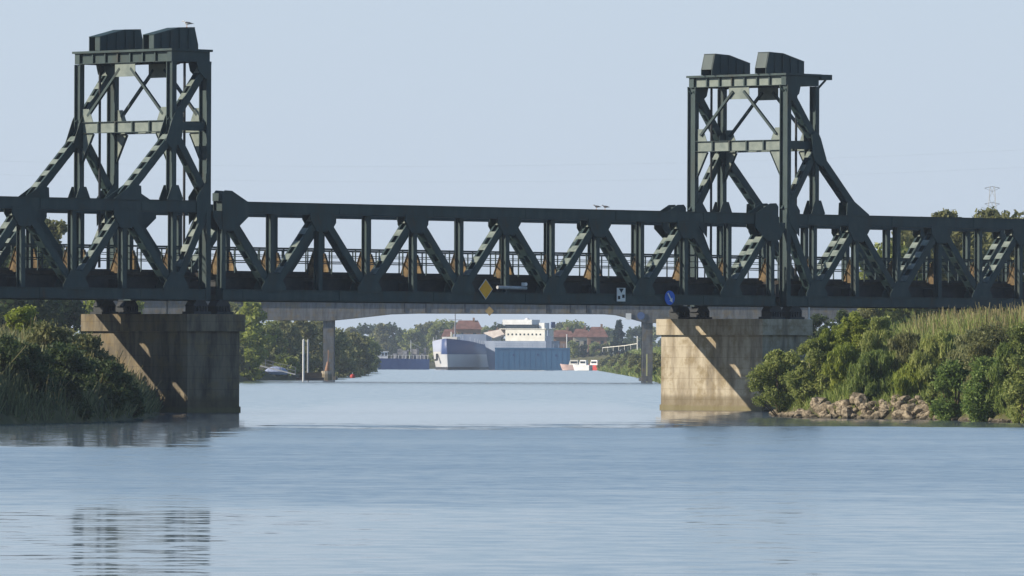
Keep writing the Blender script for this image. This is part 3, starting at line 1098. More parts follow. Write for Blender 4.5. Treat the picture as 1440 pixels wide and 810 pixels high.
for u in np.linspace(-1, 1, 9):
    wd = .79 * (1 - max(0, u) ** 2.2 * .85)
    hh = .55 + .62 * (1 - abs(u) ** 2.5)
    rings.append([(u * 1.63, wd, .50), (u * 1.63, wd * .55, hh * .86 + .06), (u * 1.63, 0, hh + .08), (u * 1.63, -wd * .55, hh * .86 + .06), (u * 1.63, -wd, .50)])
link('cover', MB().loft(rings, closed=False).mesh('cover', noisy('pale_blue_tarp', (0.24, 0.28, 0.40), (0.36, 0.41, 0.55), 2.5)), e)
q = P(495.5, 531, 1290)
e = thing('mooring_buoy', (q.x, 1290, 0), 'small round red mooring buoy floating in mid channel', 'buoy')
mb = MB()
rings = []
for k in range(1, 8):
    a_ = math.pi * k / 8
    rings.append([(.42 * math.sin(a_) * math.cos(w), .42 * math.sin(a_) * math.sin(w), .22 - .42 * math.cos(a_)) for w in np.linspace(0, 2 * math.pi, 14, endpoint=False)])
link('float', mb.loft(rings).mesh('float', REDPAINT, smooth=True), e)
link('ring', MB().cyl((0, 0, .62), (0, 0, .85), .06, n=8).mesh('ring', GALV), e)


# ------------------------------------------------------------------ vegetation builders
def quads_mesh(name, c, u, w, mat):
    """c,u,w: (n,3) centres and half axes -> quads"""
    n = len(c)
    v = np.stack([c - u - w, c + u - w, c + u * .55 + w, c - u * .55 + w], 1).reshape(-1, 3)
    me = bpy.data.meshes.new(name)
    me.vertices.add(4 * n)
    me.vertices.foreach_set('co', v.astype(np.float32).ravel())
    me.loops.add(4 * n)
    me.loops.foreach_set('vertex_index', np.arange(4 * n, dtype=np.int32))
    me.polygons.add(n)
    me.polygons.foreach_set('loop_start', np.arange(0, 4 * n, 4, dtype=np.int32))
    me.polygons.foreach_set('loop_total', np.full(n, 4, np.int32))
    me.materials.append(mat)
    me.update(calc_edges=True)
    return me


def rand_dirs(n):
    d = RNG.normal(size=(n, 3))
    return d / np.linalg.norm(d, axis=1, keepdims=True)


def leaf_cloud(clumps, per, size, mat, name, grassy=False):
    """clumps: (k,4) centre + radius; leaves gather near the shell of every clump"""
    clumps = np.asarray(clumps, float)
    k = len(clumps)
    idx = np.repeat(np.arange(k), per)
    n = len(idx)
    d = rand_dirs(n)
    rad = clumps[idx, 3] * (0.35 + 0.65 * RNG.random(n) ** 0.5) * (1 + .18 * RNG.normal(size=n))
    c = clumps[idx, :3] + d * rad[:, None] * np.array([1, 1, .85])
    a = rand_dirs(n)
    b = rand_dirs(n)
    b = np.cross(a, b)
    b /= np.linalg.norm(b, axis=1, keepdims=True) + 1e-9
    s = size * (0.6 + 0.8 * RNG.random(n))
    if grassy:       # narrow upright blades instead of broad leaves
        up = RNG.normal(size=(n, 3)) * .38 + np.array([0, 0, 1.0])
        up /= np.linalg.norm(up, axis=1, keepdims=True)
        a = np.cross(up, b)
        a /= np.linalg.norm(a, axis=1, keepdims=True) + 1e-9
        return quads_mesh(name, c, a * s[:, None] * .42, up * s[:, None] * 2.6, mat)
    return quads_mesh(name, c, a * s[:, None] * .6, b * s[:, None], mat)


def crown_clumps(h0, h1, rx, k, shape='round', seed=0):
    r = np.random.default_rng(seed)
    out = []
    for i in range(k):
        u = r.random()
        z = h0 + (h1 - h0) * u
        if shape == 'cone':
            w = (1 - u) ** .9 + .06
        elif shape == 'column':
            w = (math.sin(math.pi * min(1, max(0, u * .92 + .06)))) ** .45 * .9
        else:
            w = math.sin(math.pi * (u * .86 + .09)) ** .6
        an = r.random() * 2 * math.pi
        rr = rx * w * math.sqrt(r.random()) * .92
        out.append((math.cos(an) * rr, math.sin(an) * rr, z, (rx * .26 + .12 * r.random()) * (0.6 + .7 * r.random()) * (.6 if shape == 'cone' else 1)))
    return np.array(out)


def tree_meshes(h, rx, shape, leaf, size, k, per, seed, base=.16):
    r = random.Random(seed)
    mb = MB()
    tr = max(.10, h * .022)
    p = Vector((0, 0, -.4))
    pts = [p]
    for i in range(1, 6):
        pts.append(Vector((r.uniform(-.03, .03) * h * .5, r.uniform(-.03, .03) * h * .5, h * .86 * i / 5)))
    for i in range(5):
        mb.cyl(pts[i], pts[i + 1], tr * (1 - i / 5.6), tr * (1 - (i + 1) / 5.6), n=8)
    cl = crown_clumps(h * base, h * .97, rx, k, shape, seed)
    for c in cl[:: max(1, len(cl) // 14)]:
        q = Vector(c[:3])
        zz = max(h * .1, q.z - rx * .5)
        j = min(4, int(zz / (h * .86) * 5))
        f0 = pts[j].lerp(pts[j + 1], zz / (h * .86) * 5 - j)
        mb.cyl(f0, q, tr * .38, tr * .1, n=6)
    trunk = mb.mesh('trunk', BARK)
    crown = leaf_cloud(cl, per, size, leaf, 'crown')
    return trunk, crown


def put_tree(name, meshes, loc, label, group=None, scale=1.0, rot=0.0, cat='tree'):
    e = thing(name, loc, label, cat, group, rot)
    e.scale = (scale, scale, scale)
    link('trunk' if cat == 'tree' else 'stem', meshes[0], e)
    link('crown' if cat == 'tree' else 'foliage', meshes[1], e)
    return e


def gz(x, y):
    return float(height(x, y))


def tree_at(name, px, py_top, Y, meshes, h, label, group=None, rot=0.0, cat='tree', base_z=None):
    top = P(px, py_top, Y)
    z0 = gz(top.x, Y) if base_z is None else base_z
    return put_tree(name, meshes, (top.x, Y, z0 - .1), label, group, (top.z - z0) / h, rot, cat)


# trees seen through and above the approach spans
T_LOOSE = tree_meshes(14, 4.2, 'round', LEAF_OLIVE, .26, 60, 75, 3, base=.2)
T_OPEN = tree_meshes(14, 3.0, 'column', LEAF_OLIVE, .26, 46, 70, 5, base=.2)
T_FULL = tree_meshes(10, 4.6, 'round', LEAF_MID, .26, 60, 90, 8, base=.08)
T_DARK = tree_meshes(10, 4.4, 'round', LEAF_DARK, .26, 56, 90, 9, base=.06)
T_LIME = tree_meshes(7, 1.9, 'column', LEAF_LIME, .16, 44, 90, 12, base=.03)
T_LIMEB = tree_meshes(9, 2.6, 'round', LEAF_LIME, .2, 50, 90, 13, base=.03)
T_SAGE = tree_meshes(10, 4.4, 'round', LEAF_SAGE, .24, 60, 95, 21, base=.04)
T_OLIV = tree_meshes(9, 4.2, 'round', LEAF_OLIVE, .26, 56, 90, 15, base=.05)
T_CONE = tree_meshes(12, 3.6, 'cone', LEAF_BLUE, .30, 70, 70, 17, base=.05)
G = 'trees behind the approach span over the reeds'
for i, (px, py, Y, ms, h, lab) in enumerate((
        (1256, 343, 700, T_FULL, 10, 'low bushy tree seen through the truss right of the sunlit tower'),
        (1292, 325, 720, T_OLIV, 9, 'rounded olive tree seen through the truss beside the taller thin trees'),
        (1330, 291, 730, T_OPEN, 14, 'thin tall tree whose top peeps over the chord, left of the pylon'),
        (1352, 312, 700, T_LOOSE, 14, 'loose green tree filling the truss left of the pylon'),
        (1388, 288, 720, T_OPEN, 14, 'tall thin tree peeping over the chord in front of the pylon'),
        (1412, 300, 705, T_LOOSE, 14, 'loose tree behind the last truss panels right of the pylon'),
        (1445, 318, 710, T_FULL, 10, 'bushy tree at the outer end of the reed side truss'))):
    tree_at('leafy_tree', px, py, Y, ms, h, lab, G, i * 1.3)
G = 'trees behind the approach span over the bushes'
for i, (px, py, Y, ms, h, lab) in enumerate((
        (70, 303, 760, T_OPEN, 14, 'tall thin grey green tree seen through the truss left of the far tower'),
        (40, 336, 740, T_DARK, 10, 'dark bushy tree behind the truss over the shaded bank'),
        (2, 345, 720, T_DARK, 10, 'dark tree cut by the left edge behind the truss'))):
    tree_at('leafy_tree', px, py, Y, ms, h, lab, G, i * 2.1)
# left bank beyond the pier
G = 'trees on the bank between the shaded pier and the road bridge'
for i, (px, py, Y, ms, h, lab) in enumerate((
        (352, 425, 1110, T_LIMEB, 9, 'pale lime green tree just right of the shaded pier'),
        (327, 428, 1120, T_SAGE, 10, 'olive tree half hidden behind the shaded pier'),
        (374, 452, 1200, T_FULL, 10, 'yellow green tree beside the pale lime one'),
        (396, 449, 1215, T_SAGE, 10, 'green rounded tree on the bank above the covered dinghy'),
        (420, 452, 1240, T_OLIV, 9, 'olive rounded tree on the bank left of the mooring poles'),
        (446, 450, 1260, T_SAGE, 10, 'dark rounded tree on the bank against the road bridge pier'),
        (190, 424, 900, T_LIME, 7, 'lime green tree seen over the cap of the shaded pier'),
        (128, 424, 860, T_LIME, 7, 'lime green tree seen beside the far end of the shaded pier'))):
    tree_at('leafy_tree', px, py, Y, ms, h, lab, G, i * .9)
G = 'trees on the bank behind the sunlit pier'
for i, (px, py, Y, ms, h, lab) in enumerate((
        (1152, 441, 690, T_DARK, 10, 'dark bushy tree just past the end of the sunlit pier'),
        (1186, 436, 660, T_DARK, 10, 'dark bushy tree behind the tall lime bush'),
        (1222, 430, 640, T_OLIV, 9, 'olive tree behind the reeds near the tall lime bush'))):
    tree_at('leafy_tree', px, py, Y, ms, h, lab, G, i * 2.3)
G = 'trees on the far bank beyond the road bridge'
for i, (px, py, Y, ms, h, lab) in enumerate((
        (478, 466, 1350, T_SAGE, 10, 'green tree right against the road bridge pier, beyond it'),
        (496, 470, 1500, T_OLIV, 9, 'olive green tree second along the far bank from the road bridge pier'),
        (512, 474, 1700, T_FULL, 10, 'green tree third along the far bank from the road bridge pier'),
        (520, 481, 1900, T_SAGE, 10, 'dark green tree last along the far bank before the blue barge'))):
    tree_at('leafy_tree', px, py, Y, ms, h, lab, G, i * 1.9)
# bankside scrub on the far left bank
S_FAR = [leaf_cloud(crown_clumps(.2, 2.4, 1.9, 24, 'round', 40 + i), 60, .19, m, 'foliage') for i, m in enumerate((LEAF_SAGE, LEAF_OLIVE, LEAF_MID))]
STEM = MB().cyl((0, 0, -.3), (.1, 0, 1.4), .09, .04, n=6).cyl((0, 0, .1), (-.4, .2, 1.3), .05, .03, n=6).mesh('stem', BARK)


def scrub(px, Y, k, sc, lab, grp, inland):
    x = (px - 720) / F * Y
    e = thing('bank_shrub', (x, Y, gz(x, Y) - .1), lab, 'shrub', grp, px * .37)
    e.scale = (sc, sc, sc)
    link('foliage', S_FAR[k], e)
    link('stem', STEM, e)


k = 0
for Y in np.geomspace(540, 2350, 36):
    x = float(shore_l(Y)) - .8 - (k % 3) * .9
    px = 720 + x / Y * F
    scrub(px, Y, (2, 0, 1)[k % 3] if Y < 1300 else k % 2, (.75 + .4 * ((k * 7) % 5) / 4) * (1 + Y / 3500), 'low green shrub overhanging the water on the bank behind the shaded pier', 'shrubs along the bank behind the shaded pier', 1)
    k += 1
for Y in np.geomspace(760, 2350, 40):
    x = float(shore_r(Y)) + .9 + (k % 4) * 1.0
    px = 720 + x / Y * F
    scrub(px, Y, (0, 1)[k % 2], (.4 + .35 * ((k * 7) % 5) / 4) * (1 + Y / 5000), 'low green shrub on the sloping bank behind the sunlit pier', 'shrubs along the bank behind the sunlit pier', 1)
    k += 1

# distant trees and conifer
DIST = [tree_meshes(12, 4.8, 'round', m, .45, 46, 46, 60 + i, base=.03) for i, m in enumerate((LEAF_DARK, LEAF_OLIVE, LEAF_MID))]
G = 'hazy trees beyond the ships'
dl = [(475, 466, 0), (492, 462, 1), (508, 459, 0), (523, 460, 0), (537, 457, 1), (552, 458, 0), (566, 466, 0), (580, 464, 2), (594, 458, 1), (609, 455, 1), (622, 452, 2), (634, 455, 1), (684, 461, 2), (700, 458, 0), (779, 464, 2), (792, 456, 1), (806, 453, 2), (818, 458, 0), (852, 462, 2), (888, 464, 0), (900, 462, 0), (913, 460, 2), (660, 458, 0), (735, 462, 1), (757, 462, 0)]
for i, (px, py, j) in enumerate(dl):
    Y = 2720 + (i * 137) % 420
    where = 'behind the blue barge' if px < 600 else 'behind the white ship' if px < 700 else 'behind the floating dock' if px < 800 else 'behind the far sloping bank'
    tree_at('distant_tree', px, py, Y, DIST[j], 12, ('dark hazy tree ', 'olive hazy tree ', 'green hazy tree ')[j] + where, G, i * 1.1)
for i, (px, py, j) in enumerate(((806, 480, 2), (820, 486, 0), (836, 482, 2), (851, 484, 1), (640, 470, 1), (664, 472, 2))):
    tree_at('distant_tree', px, py, 2570, DIST[j], 12, ('dark', 'olive', 'green')[j] + ' low tree before the red roofed houses', 'low trees before the houses', i * 1.7)
tree_at('conifer', 870, 450, 2300, T_CONE, 12, 'blue green conical conifer above the far sloping bank', None, 0)
# a low wood closing the horizon
cl = []
for i in range(420):
    x = RNG.uniform(-420, 420)
    cl.append((x, 3900 + RNG.uniform(-60, 60), RNG.uniform(1, 11), RNG.uniform(3, 6)))
tag(link('distant_woods', leaf_cloud(cl, 26, 1.3, LEAF_DARK, 'distant_woods')), 'low hazy woods along the horizon', 'woods', kind='stuff')


# ------------------------------------------------------------------ near banks: reeds, shrubs, rocks
def blades(pts, h, w, mat, name, lean=.25):
    n = len(pts)
    an = RNG.random(n) * 2 * np.pi
    u = np.stack([np.cos(an), np.sin(an), np.zeros(n)], 1) * (w * (0.6 + .8 * RNG.random(n)))[:, None]
    tilt = RNG.normal(size=(n, 2)) * lean
    hh = h * (0.55 + .6 * RNG.random(n))
    w2 = np.stack([tilt[:, 0], tilt[:, 1], np.ones(n)], 1)
    w2 = w2 / np.linalg.norm(w2, axis=1, keepdims=True) * (hh / 2)[:, None]
    return quads_mesh(name, pts + w2, u, w2, mat)


def bank_points(n, side, d0, d1, y0, y1):
    y = RNG.uniform(y0, y1, n)
    d = RNG.uniform(d0, d1, n)
    x = shore_l(y) - d if side < 0 else shore_r(y) + d
    return np.stack([x, y, height(x, y) - .08], 1), d


# right bank
p, d = bank_points(95000, 1, .3, 13, 399, 505)
h = np.interp(d, [0, 2, 4, 7, 13], [.5, .9, 1.25, 1.7, 1.7]) * (.75 + .5 * np.sin(p[:, 0] * 1.9 + p[:, 1] * .8) * np.sin(p[:, 1] * 1.3))
tag(link('green_reeds', blades(p, h, .026, REED_GREEN, 'green_reeds', .45)), 'tall green reeds and grass on the sunlit bank', 'reeds', kind='stuff')
p, d = bank_points(8000, 1, 6.0, 14, 399, 470)
keep = RNG.random(len(p)) < np.interp(p[:, 0], [18, 24, 30], [.12, .6, 1])
p, d = p[keep], d[keep]
tag(link('straw_reeds', blades(p, np.interp(d, [4, 8, 14], [1.2, 2.0, 2.3]), .032, REED_STRAW, 'straw_reeds', .18)), 'dry straw coloured reeds on top of the sunlit bank', 'reeds', kind='stuff')
y = RNG.uniform(700, 2400, 42000)
d = RNG.uniform(.2, 15, 42000)
x = shore_r(y) + d
p = np.stack([x, y, height(x, y) - .1], 1)
tag(link('bank_grass', blades(p, np.full(len(p), 1.0), .16, REED_GREEN, 'bank_grass', .45)), 'rough green grass on the far sloping bank', 'grass', kind='stuff')
# left bank
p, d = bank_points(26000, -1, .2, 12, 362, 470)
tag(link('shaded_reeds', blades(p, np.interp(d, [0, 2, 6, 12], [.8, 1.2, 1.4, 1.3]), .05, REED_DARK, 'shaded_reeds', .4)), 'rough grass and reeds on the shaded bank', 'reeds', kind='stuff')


p, d = bank_points(900, -1, .6, 9, 366, 455)
tag(link('dry_stalks', blades(p, np.interp(d, [0, 3, 9], [1.3, 2.0, 2.2]), .03, REED_STRAW, 'dry_stalks', .35)), 'sparse dry pale stalks among the bushes of the shaded bank', 'stalks', kind='stuff')


def bush(px, py_top, py_base, Y, wpx, leaf, lab, grp, seed, size=.08, per=150, k=46, name='bush', grassy=False):
    s = Y / F
    top, base = P(px, py_top, Y), P(px, py_base, Y)
    z0 = min(base.z, gz(base.x, Y))
    hgt = top.z - z0
    rx = wpx * s / 2
    cl = crown_clumps(.15, hgt * .93, rx, k, 'round', seed)
    cl[:, 3] = np.clip(cl[:, 3], .25, .8) * .85
    cl[:, 1] *= .8
    e = thing(name, (base.x, Y, z0), lab, 'bush', grp)
    link('foliage', leaf_cloud(cl, per, size, leaf, 'foliage', grassy), e)
    mb = MB()
    for c in cl[:9]:
        mb.cyl((0, 0, -.2), tuple(c[:3]), .05, .02, n=6)
    link('stem', mb.mesh('stem', BARK), e)


def on_shore(px, off=0.0):
    lo, hi = 380.0, 520.0
    for _ in range(40):
        m = (lo + hi) / 2
        if (px - 720) / F * m + off > float(shore_r(m)):
            hi = m
        else:
            lo = m
    return (lo + hi) / 2


G = 'bushes on the sunlit bank'
for i, (px, top, base, inn, wpx, leaf, kk, lab) in enumerate((
        (1098, 490, 582, 0, 84, LEAF_MID, 56, 'rounded green bush against the foot of the sunlit pier'),
        (1142, 478, 572, 6, 74, LEAF_MID, 50, 'green bush between the pier side bush and the tall lime one'),
        (1178, 455, 540, 9, 60, LEAF_LIME, 46, 'yellow green bush leaning left of the tall lime one'),
        (1204, 430, 530, 8.5, 60, LEAF_LIME, 60, 'tall bright lime bush rising to the bridge girder'),
        (1398, 458, 560, 6, 96, LEAF_OLIVE, 60, 'wide olive bush below the straw reeds'),
        (1440, 455, 560, 6, 80, LEAF_MID, 50, 'green bush below the straw reeds cut by the right edge'),
        (1344, 508, 594, .5, 74, LEAF_DEEP, 54, 'deep green bush down to the water right of the boulders'),
        (1394, 500, 596, .5, 84, LEAF_DEEP, 60, 'deep green bush down to the water, second from the boulders'),
        (1440, 498, 598, .5, 70, LEAF_MID, 50, 'bright green bush at the water cut by the right edge'),
        (1318, 540, 592, .3, 36, LEAF_MID, 24, 'small green bush at the end of the boulders'))):
    bush(px, top, base, on_shore(px) + inn, wpx, leaf, lab, G, 101 + i, k=kk, size=.06, per=230)
for i, (px, top, base, inn, wpx, leaf, kk, lab) in enumerate((
        (1160, 462, 545, 7, 50, LEAF_LIME, 36, 'yellow green leafy reed clump left of the tall lime bush'),
        (1188, 478, 556, 4.5, 56, LEAF_LIME, 44, 'yellow green leafy reed clump below the tall lime bush'),
        (1238, 446, 530, 9, 66, LEAF_MID, 50, 'green leafy reed clump just right of the tall lime bush'),
        (1228, 496, 566, 2.8, 74, LEAF_GRASS, 50, 'fresh green leafy reed clump above the middle boulders'),
        (1275, 470, 545, 6, 70, LEAF_OLIVE, 50, 'olive leafy reed clump in the middle of the bank'),
        (1282, 512, 572, 2.2, 60, LEAF_LIME, 40, 'yellow green leafy reed clump above the last boulders'),
        (1322, 468, 560, 6, 76, LEAF_MID, 50, 'green leafy reed clump above the deep green bushes'),
        (1368, 462, 550, 7, 76, LEAF_SAGE, 50, 'grey green leafy reed clump below the straw reeds'),
        (1424, 484, 575, 4, 74, LEAF_GRASS, 50, 'fresh green leafy reed clump near the right edge'))):
    bush(px, top, base, on_shore(px) + inn, wpx, leaf, lab, 'leafy reed clumps on the sunlit bank', 141 + i, k=kk, size=.055, per=260, name='reed_clump', grassy=True)
G = 'bushes on the shaded bank'
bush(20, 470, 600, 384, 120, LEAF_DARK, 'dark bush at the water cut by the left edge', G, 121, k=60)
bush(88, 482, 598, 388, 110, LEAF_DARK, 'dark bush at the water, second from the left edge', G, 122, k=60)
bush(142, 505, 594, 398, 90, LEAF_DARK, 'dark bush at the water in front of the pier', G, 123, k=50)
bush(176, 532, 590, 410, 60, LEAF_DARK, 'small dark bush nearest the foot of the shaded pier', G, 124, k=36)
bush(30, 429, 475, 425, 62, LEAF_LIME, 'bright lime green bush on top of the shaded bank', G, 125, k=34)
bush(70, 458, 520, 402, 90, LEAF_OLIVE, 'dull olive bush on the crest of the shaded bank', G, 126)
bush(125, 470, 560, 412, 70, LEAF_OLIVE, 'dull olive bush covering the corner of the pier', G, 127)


def boulder(seed):
    r = np.random.default_rng(seed)
    b = bmesh.new()
    bmesh.ops.create_icosphere(b, subdivisions=2, radius=1)
    ax = r.normal(size=(9, 3))
    ax /= np.linalg.norm(ax, axis=1, keepdims=True)
    cut = r.uniform(.45, .8, 9)
    for v in b.verts:
        p = np.array(v.co)
        for a, c in zip(ax, cut):
            dd = p @ a
            if dd > c:
                p = p - a * (dd - c)
        v.co = p * (1 + .05 * r.normal())
    me = bpy.data.meshes.new('boulder')
    b.to_mesh(me)
    b.free()
    me.materials.append(ROCK)
    return me


BOUL = [boulder(i) for i in range(5)]
G = 'boulders along the foot of the sunlit bank'
for i in range(190):
    u = (i * .618034) % 1.0
    big = 1118 < 1072 + u * 250 < 1318
    px = 1072 + u * 250 + random.uniform(-4, 4)
    Yr = on_shore(px) + random.uniform(-.7, 1.1)
    x = (px - 720) / F * Yr
    sz = (random.uniform(.20, .38) if i % 6 else random.uniform(.40, .60)) if big else random.uniform(.16, .32)
    zc = float(height(x, Yr)) + random.uniform(.0, .25) if big else .05
    o = link('boulder', BOUL[i % 5], None, (x, Yr, zc))
    o.scale = (sz * random.uniform(.9, 1.5), sz, sz * random.uniform(.65, 1))
    o.rotation_euler = (random.uniform(-.4, .4), random.uniform(-.4, .4), random.uniform(0, 6))
    tag(o, 'rough tan boulder in the big heap at the water below the reeds' if big else 'small low tan stone at the water beside the boulder heap', 'rock', G if big else 'small stones along the foot of the sunlit bank')
for i in range(12):
    px = 1335 + i * 8.5
    Yr = on_shore(px) - .3
    o = link('boulder', BOUL[(i * 3) % 5], None, ((px - 720) / F * Yr, Yr, 0.02))
    sz = random.uniform(.16, .32)
    o.scale = (sz * 1.4, sz, sz * .8)
    o.rotation_euler = (0, 0, i)
    tag(o, 'small dark stone at the water under the deep green bushes', 'rock', 'stones under the deep green bushes')


# ------------------------------------------------------------------ ships and far shore
def hull_rings(L, B, D, rake=3.0, flare=.55):
    """bow at +x; sheer rising forward"""
    rings = []
    for u in np.linspace(0, 1, 36):
        x = u * L
        f = 1 if u < .62 else max(0.0, 1 - ((u - .62) / .38) ** 2.0)
        fd = 1 if u < .72 else max(0.0, 1 - ((u - .72) / .28) ** 2.6)
        f, fd = max(f, .012), max(fd, .012)
        sh = D * (1 + .22 * max(0, (u - .5) / .5) ** 2)
        rk = rake * max(0, (u - .6) / .4) ** 2
        rings.append([(x + rk, B / 2 * fd, sh), (x + rk * .55, B / 2 * (f * (1 - flare) + fd * flare), sh * .5), (x, B / 2 * f, .2), (x, B / 2 * f * .9, -1.2),
                      (x, -B / 2 * f * .9, -1.2), (x, -B / 2 * f, .2), (x + rk * .55, -B / 2 * (f * (1 - flare) + fd * flare), sh * .5), (x + rk, -B / 2 * fd, sh)])
    return rings


def split_hull(L, B, D, low, high, zsplit, rake=3):
    rg = hull_rings(L, B, D, rake)
    return MB().loft(rg)


Ys = 2330.0
k4 = Ys / F
# white and navy ship, bow towards us
bow = P(630, 0, Ys)
HDG = Vector((-.156, -.988, 0))
e = thing('cargo_ship', (bow.x - HDG.x * 52, Ys + 6 - HDG.y * 52, 0), 'white and navy ship moored bow on, left of the floating dock', 'ship', None, math.atan2(HDG.y, HDG.x))
m2, nt, b = newmat('two_tone_glare_hull')
geo = nt.nodes.new('ShaderNodeTexCoord')
sp = nt.nodes.new('ShaderNodeSeparateXYZ')
nt.links.new(geo.outputs['Object'], sp.inputs[0])
rr = ramp(nt, [(0.0, (0.05, 0.05, 0.06)), (0.075, (0.52, 0.53, 0.55)), (0.47, (0.02, 0.05, 0.17)), (0.9, (0.02, 0.05, 0.17)), (.95, (0.6, 0.62, 0.66))])
rr.color_ramp.interpolation = 'CONSTANT'
nt.links.new(math_node(nt, 'DIVIDE', sp.outputs[2], 9.4), rr.inputs[0])
rb2 = ramp(nt, [(0.0, (0.05, 0.05, 0.06)), (0.075, (0.52, 0.51, 0.50)), (0.55, (0.36, 0.38, 0.47))])
rb2.color_ramp.interpolation = 'CONSTANT'
nt.links.new(math_node(nt, 'DIVIDE', sp.outputs[2], 9.4), rb2.inputs[0])
mxh = N(nt, 'ShaderNodeMix', data_type='RGBA')
nt.links.new(maprange(nt, math_node(nt, 'ADD', sp.outputs[1], math_node(nt, 'MULTIPLY', sp.outputs[2], -.15)), -2.6, -3.4), mxh.inputs['Factor'])  # sun glare on one side's navy band painted as pale lilac
nt.links.new(rr.outputs[0], mxh.inputs[6])
nt.links.new(rb2.outputs[0], mxh.inputs[7])
nt.links.new(mxh.outputs[2], b.inputs['Base Color'])
b.inputs['Roughness'].default_value = .5
link('hull', MB().loft(hull_rings(50, 13, 7.4, 3.5, .75)).mesh('hull', m2, smooth=True), e)
mb = MB()
for s in (-1, 1):
    for i in range(11):
        xx = 8 + i * 4.0
        yy = s * 6.3 * (1 if xx < 36 else max(.1, 1 - ((xx - 36) / 18) ** 2.4))
        zz = 7.4 * (1 + .22 * max(0, (xx / 50 - .5) / .5) ** 2)
        mb.cyl((xx, yy, zz), (xx, yy, zz + 1.1), .05, n=5)
link('railing', mb.mesh('railing', WHITE), e)
rg_ = hull_rings(50, 13, 7.4, 3.5, .75)[32]
mb = MB()
mb.box(rg_[6][0] - .1, rg_[6][0] + .5, rg_[6][1] - .45, rg_[6][1] + .1, 2.6, 4.6)
mb.box(rg_[6][0] - .3, rg_[6][0] + .3, rg_[6][1] - .9, rg_[6][1] - .3, 2.5, 3.0)
link('anchor', mb.mesh('anchor', BLACK), e)
mb = MB()
mb.box(42, 48, -2.2, 2.2, 8.4, 9.5)
mb.cyl((45, 0, 9.5), (45, 0, 11.0), .15, n=6)
link('forecastle', mb.mesh('forecastle', CREAM), e)
mb = MB()
mb.cyl((38, 0, 7.5), (38, 0, 17.5), .25, .12, n=8)
mb.beam((38, -2, 14.5), (38, 2, 14.5), .15, .15)
link('mast', mb.mesh('mast', noisy('grey_mast', (0.2, 0.2, 0.22), (0.3, 0.3, 0.32), 2)), e)
mb = MB()
mb.box(2, 12, -5, 5, 7.4, 10.4)
link('superstructure', mb.mesh('superstructure', GREYBLUE), e)

# floating dock
a, b_ = P(697.5, 0, Ys), P(803, 0, Ys)
wdk = b_.x - a.x
e = thing('floating_dock', ((a.x + b_.x) / 2, Ys, 0), 'big plain blue floating dock wall across the channel', 'floating dock')
zt = P(750, 489, Ys).z
mb = MB()
mb.box(-wdk / 2, wdk / 2, 0, 3.2, -1, zt)
link('wing_wall', mb.mesh('wing_wall', DOCKBLUE), e)
mb = MB()
for i in range(14):
    x = -wdk / 2 + .8 + i * (wdk - 1.6) / 13
    mb.box(x - .05, x + .05, -.035, -.002, .2, zt - .2)
mb.box(-wdk / 2, wdk / 2, -.16, -.122, zt - .35, zt - .1)
mb.box(-wdk / 2, wdk / 2, -.14, -.122, .1, .3)
link('stiffener', mb.mesh('stiffener', DOCKBLUE), e)
mb = MB()
for x, z in ((-5.5, 4.3), (1.5, 4.4), (6.8, 4.2)):
    mb.box(x - .2, x + .2, -.1, -.04, z - .3, z + .3)
link('hatch', mb.mesh('hatch', NAVY), e)
mb = MB()
for i in range(15):
    x = -wdk / 2 + .3 + i * (wdk - .6) / 14
    mb.cyl((x, .3, zt), (x, .3, zt + 1.1), .05, n=5)
for z in (.55, 1.1):
    mb.box(-wdk / 2, wdk / 2, .26, .34, zt + z - .04, zt + z + .04)
link('railing', mb.mesh('railing', GREYBLUE), e)
mb = MB()
xx = P(773, 0, Ys).x - (a.x + b_.x) / 2
mb.box(xx - .8, xx + .8, 1, 2.6, zt, zt + 3.4)
mb.cyl((xx - .2, 1.8, zt + 3.4), (xx - .2, 1.8, zt + 5.2), .22, n=8)
link('control_cabin', mb.mesh('control_cabin', GREYBLUE), e)
mb = MB()
xx = P(798.5, 0, Ys).x - (a.x + b_.x) / 2
mb.cyl((xx, 1, zt - .5), (xx, 1, P(798, 470, Ys).z), .14, n=8)
link('light_pole', mb.mesh('light_pole', WHITE), e)

# the white ferry inside the dock
Yf = Ys + 14


def fx(px):
    return P(px, 0, Yf).x


def fz(py):
    return P(735, py, Yf).z


xc = fx(735)
ferry = e = thing('white_ferry', (xc, Yf, 0), 'white ferry superstructure rising above the blue floating dock', 'ship', None, R(-28))
ferry.scale = (1.14, 1, 1)
mb = MB()
mb.loft([[(fx(690) - xc + i * .6, 0, fz(505)), (fx(772) - xc - i * .3, 0, fz(505)), (fx(772) - xc, 0, fz(479.5)), (fx(683) - xc, 0, fz(479.5))] and
         [(fx(690) - xc, yy, -1), (fx(772) - xc, yy, -1), (fx(772) - xc, yy, fz(479.5)), (fx(683) - xc, yy, fz(479.5))] for i, yy in enumerate((0, 7))])
link('hull', mb.mesh('hull', GREYBLUE), e)
mb = MB()
mb.box(fx(711) - xc, fx(766) - xc, .5, 6, fz(479.4), fz(463))
mb.box(fx(703) - xc, fx(768) - xc, .3, 6.3, fz(463), fz(462))
link('deck_house', mb.mesh('deck_house', CREAM), e)
mb = MB()
for i in range(9):
    x = fx(715 + i * 5.6) - xc
    mb.box(x - .22, x + .22, .46, .498, fz(471.5), fz(469))
link('window', mb.mesh('window', GLASS), e)
mb = MB()
mb.box(fx(709) - xc, fx(754) - xc, 1.2, 5.6, fz(461.9), fz(456.5))
link('bridge_windows', mb.mesh('bridge_windows', GLASS), e)
mb = MB()
mb.box(fx(706) - xc, fx(747) - xc, .9, 5.8, fz(456.4), fz(449.5))
mb.box(fx(754.5) - xc, fx(762) - xc, 2, 5, fz(461.9), fz(454))
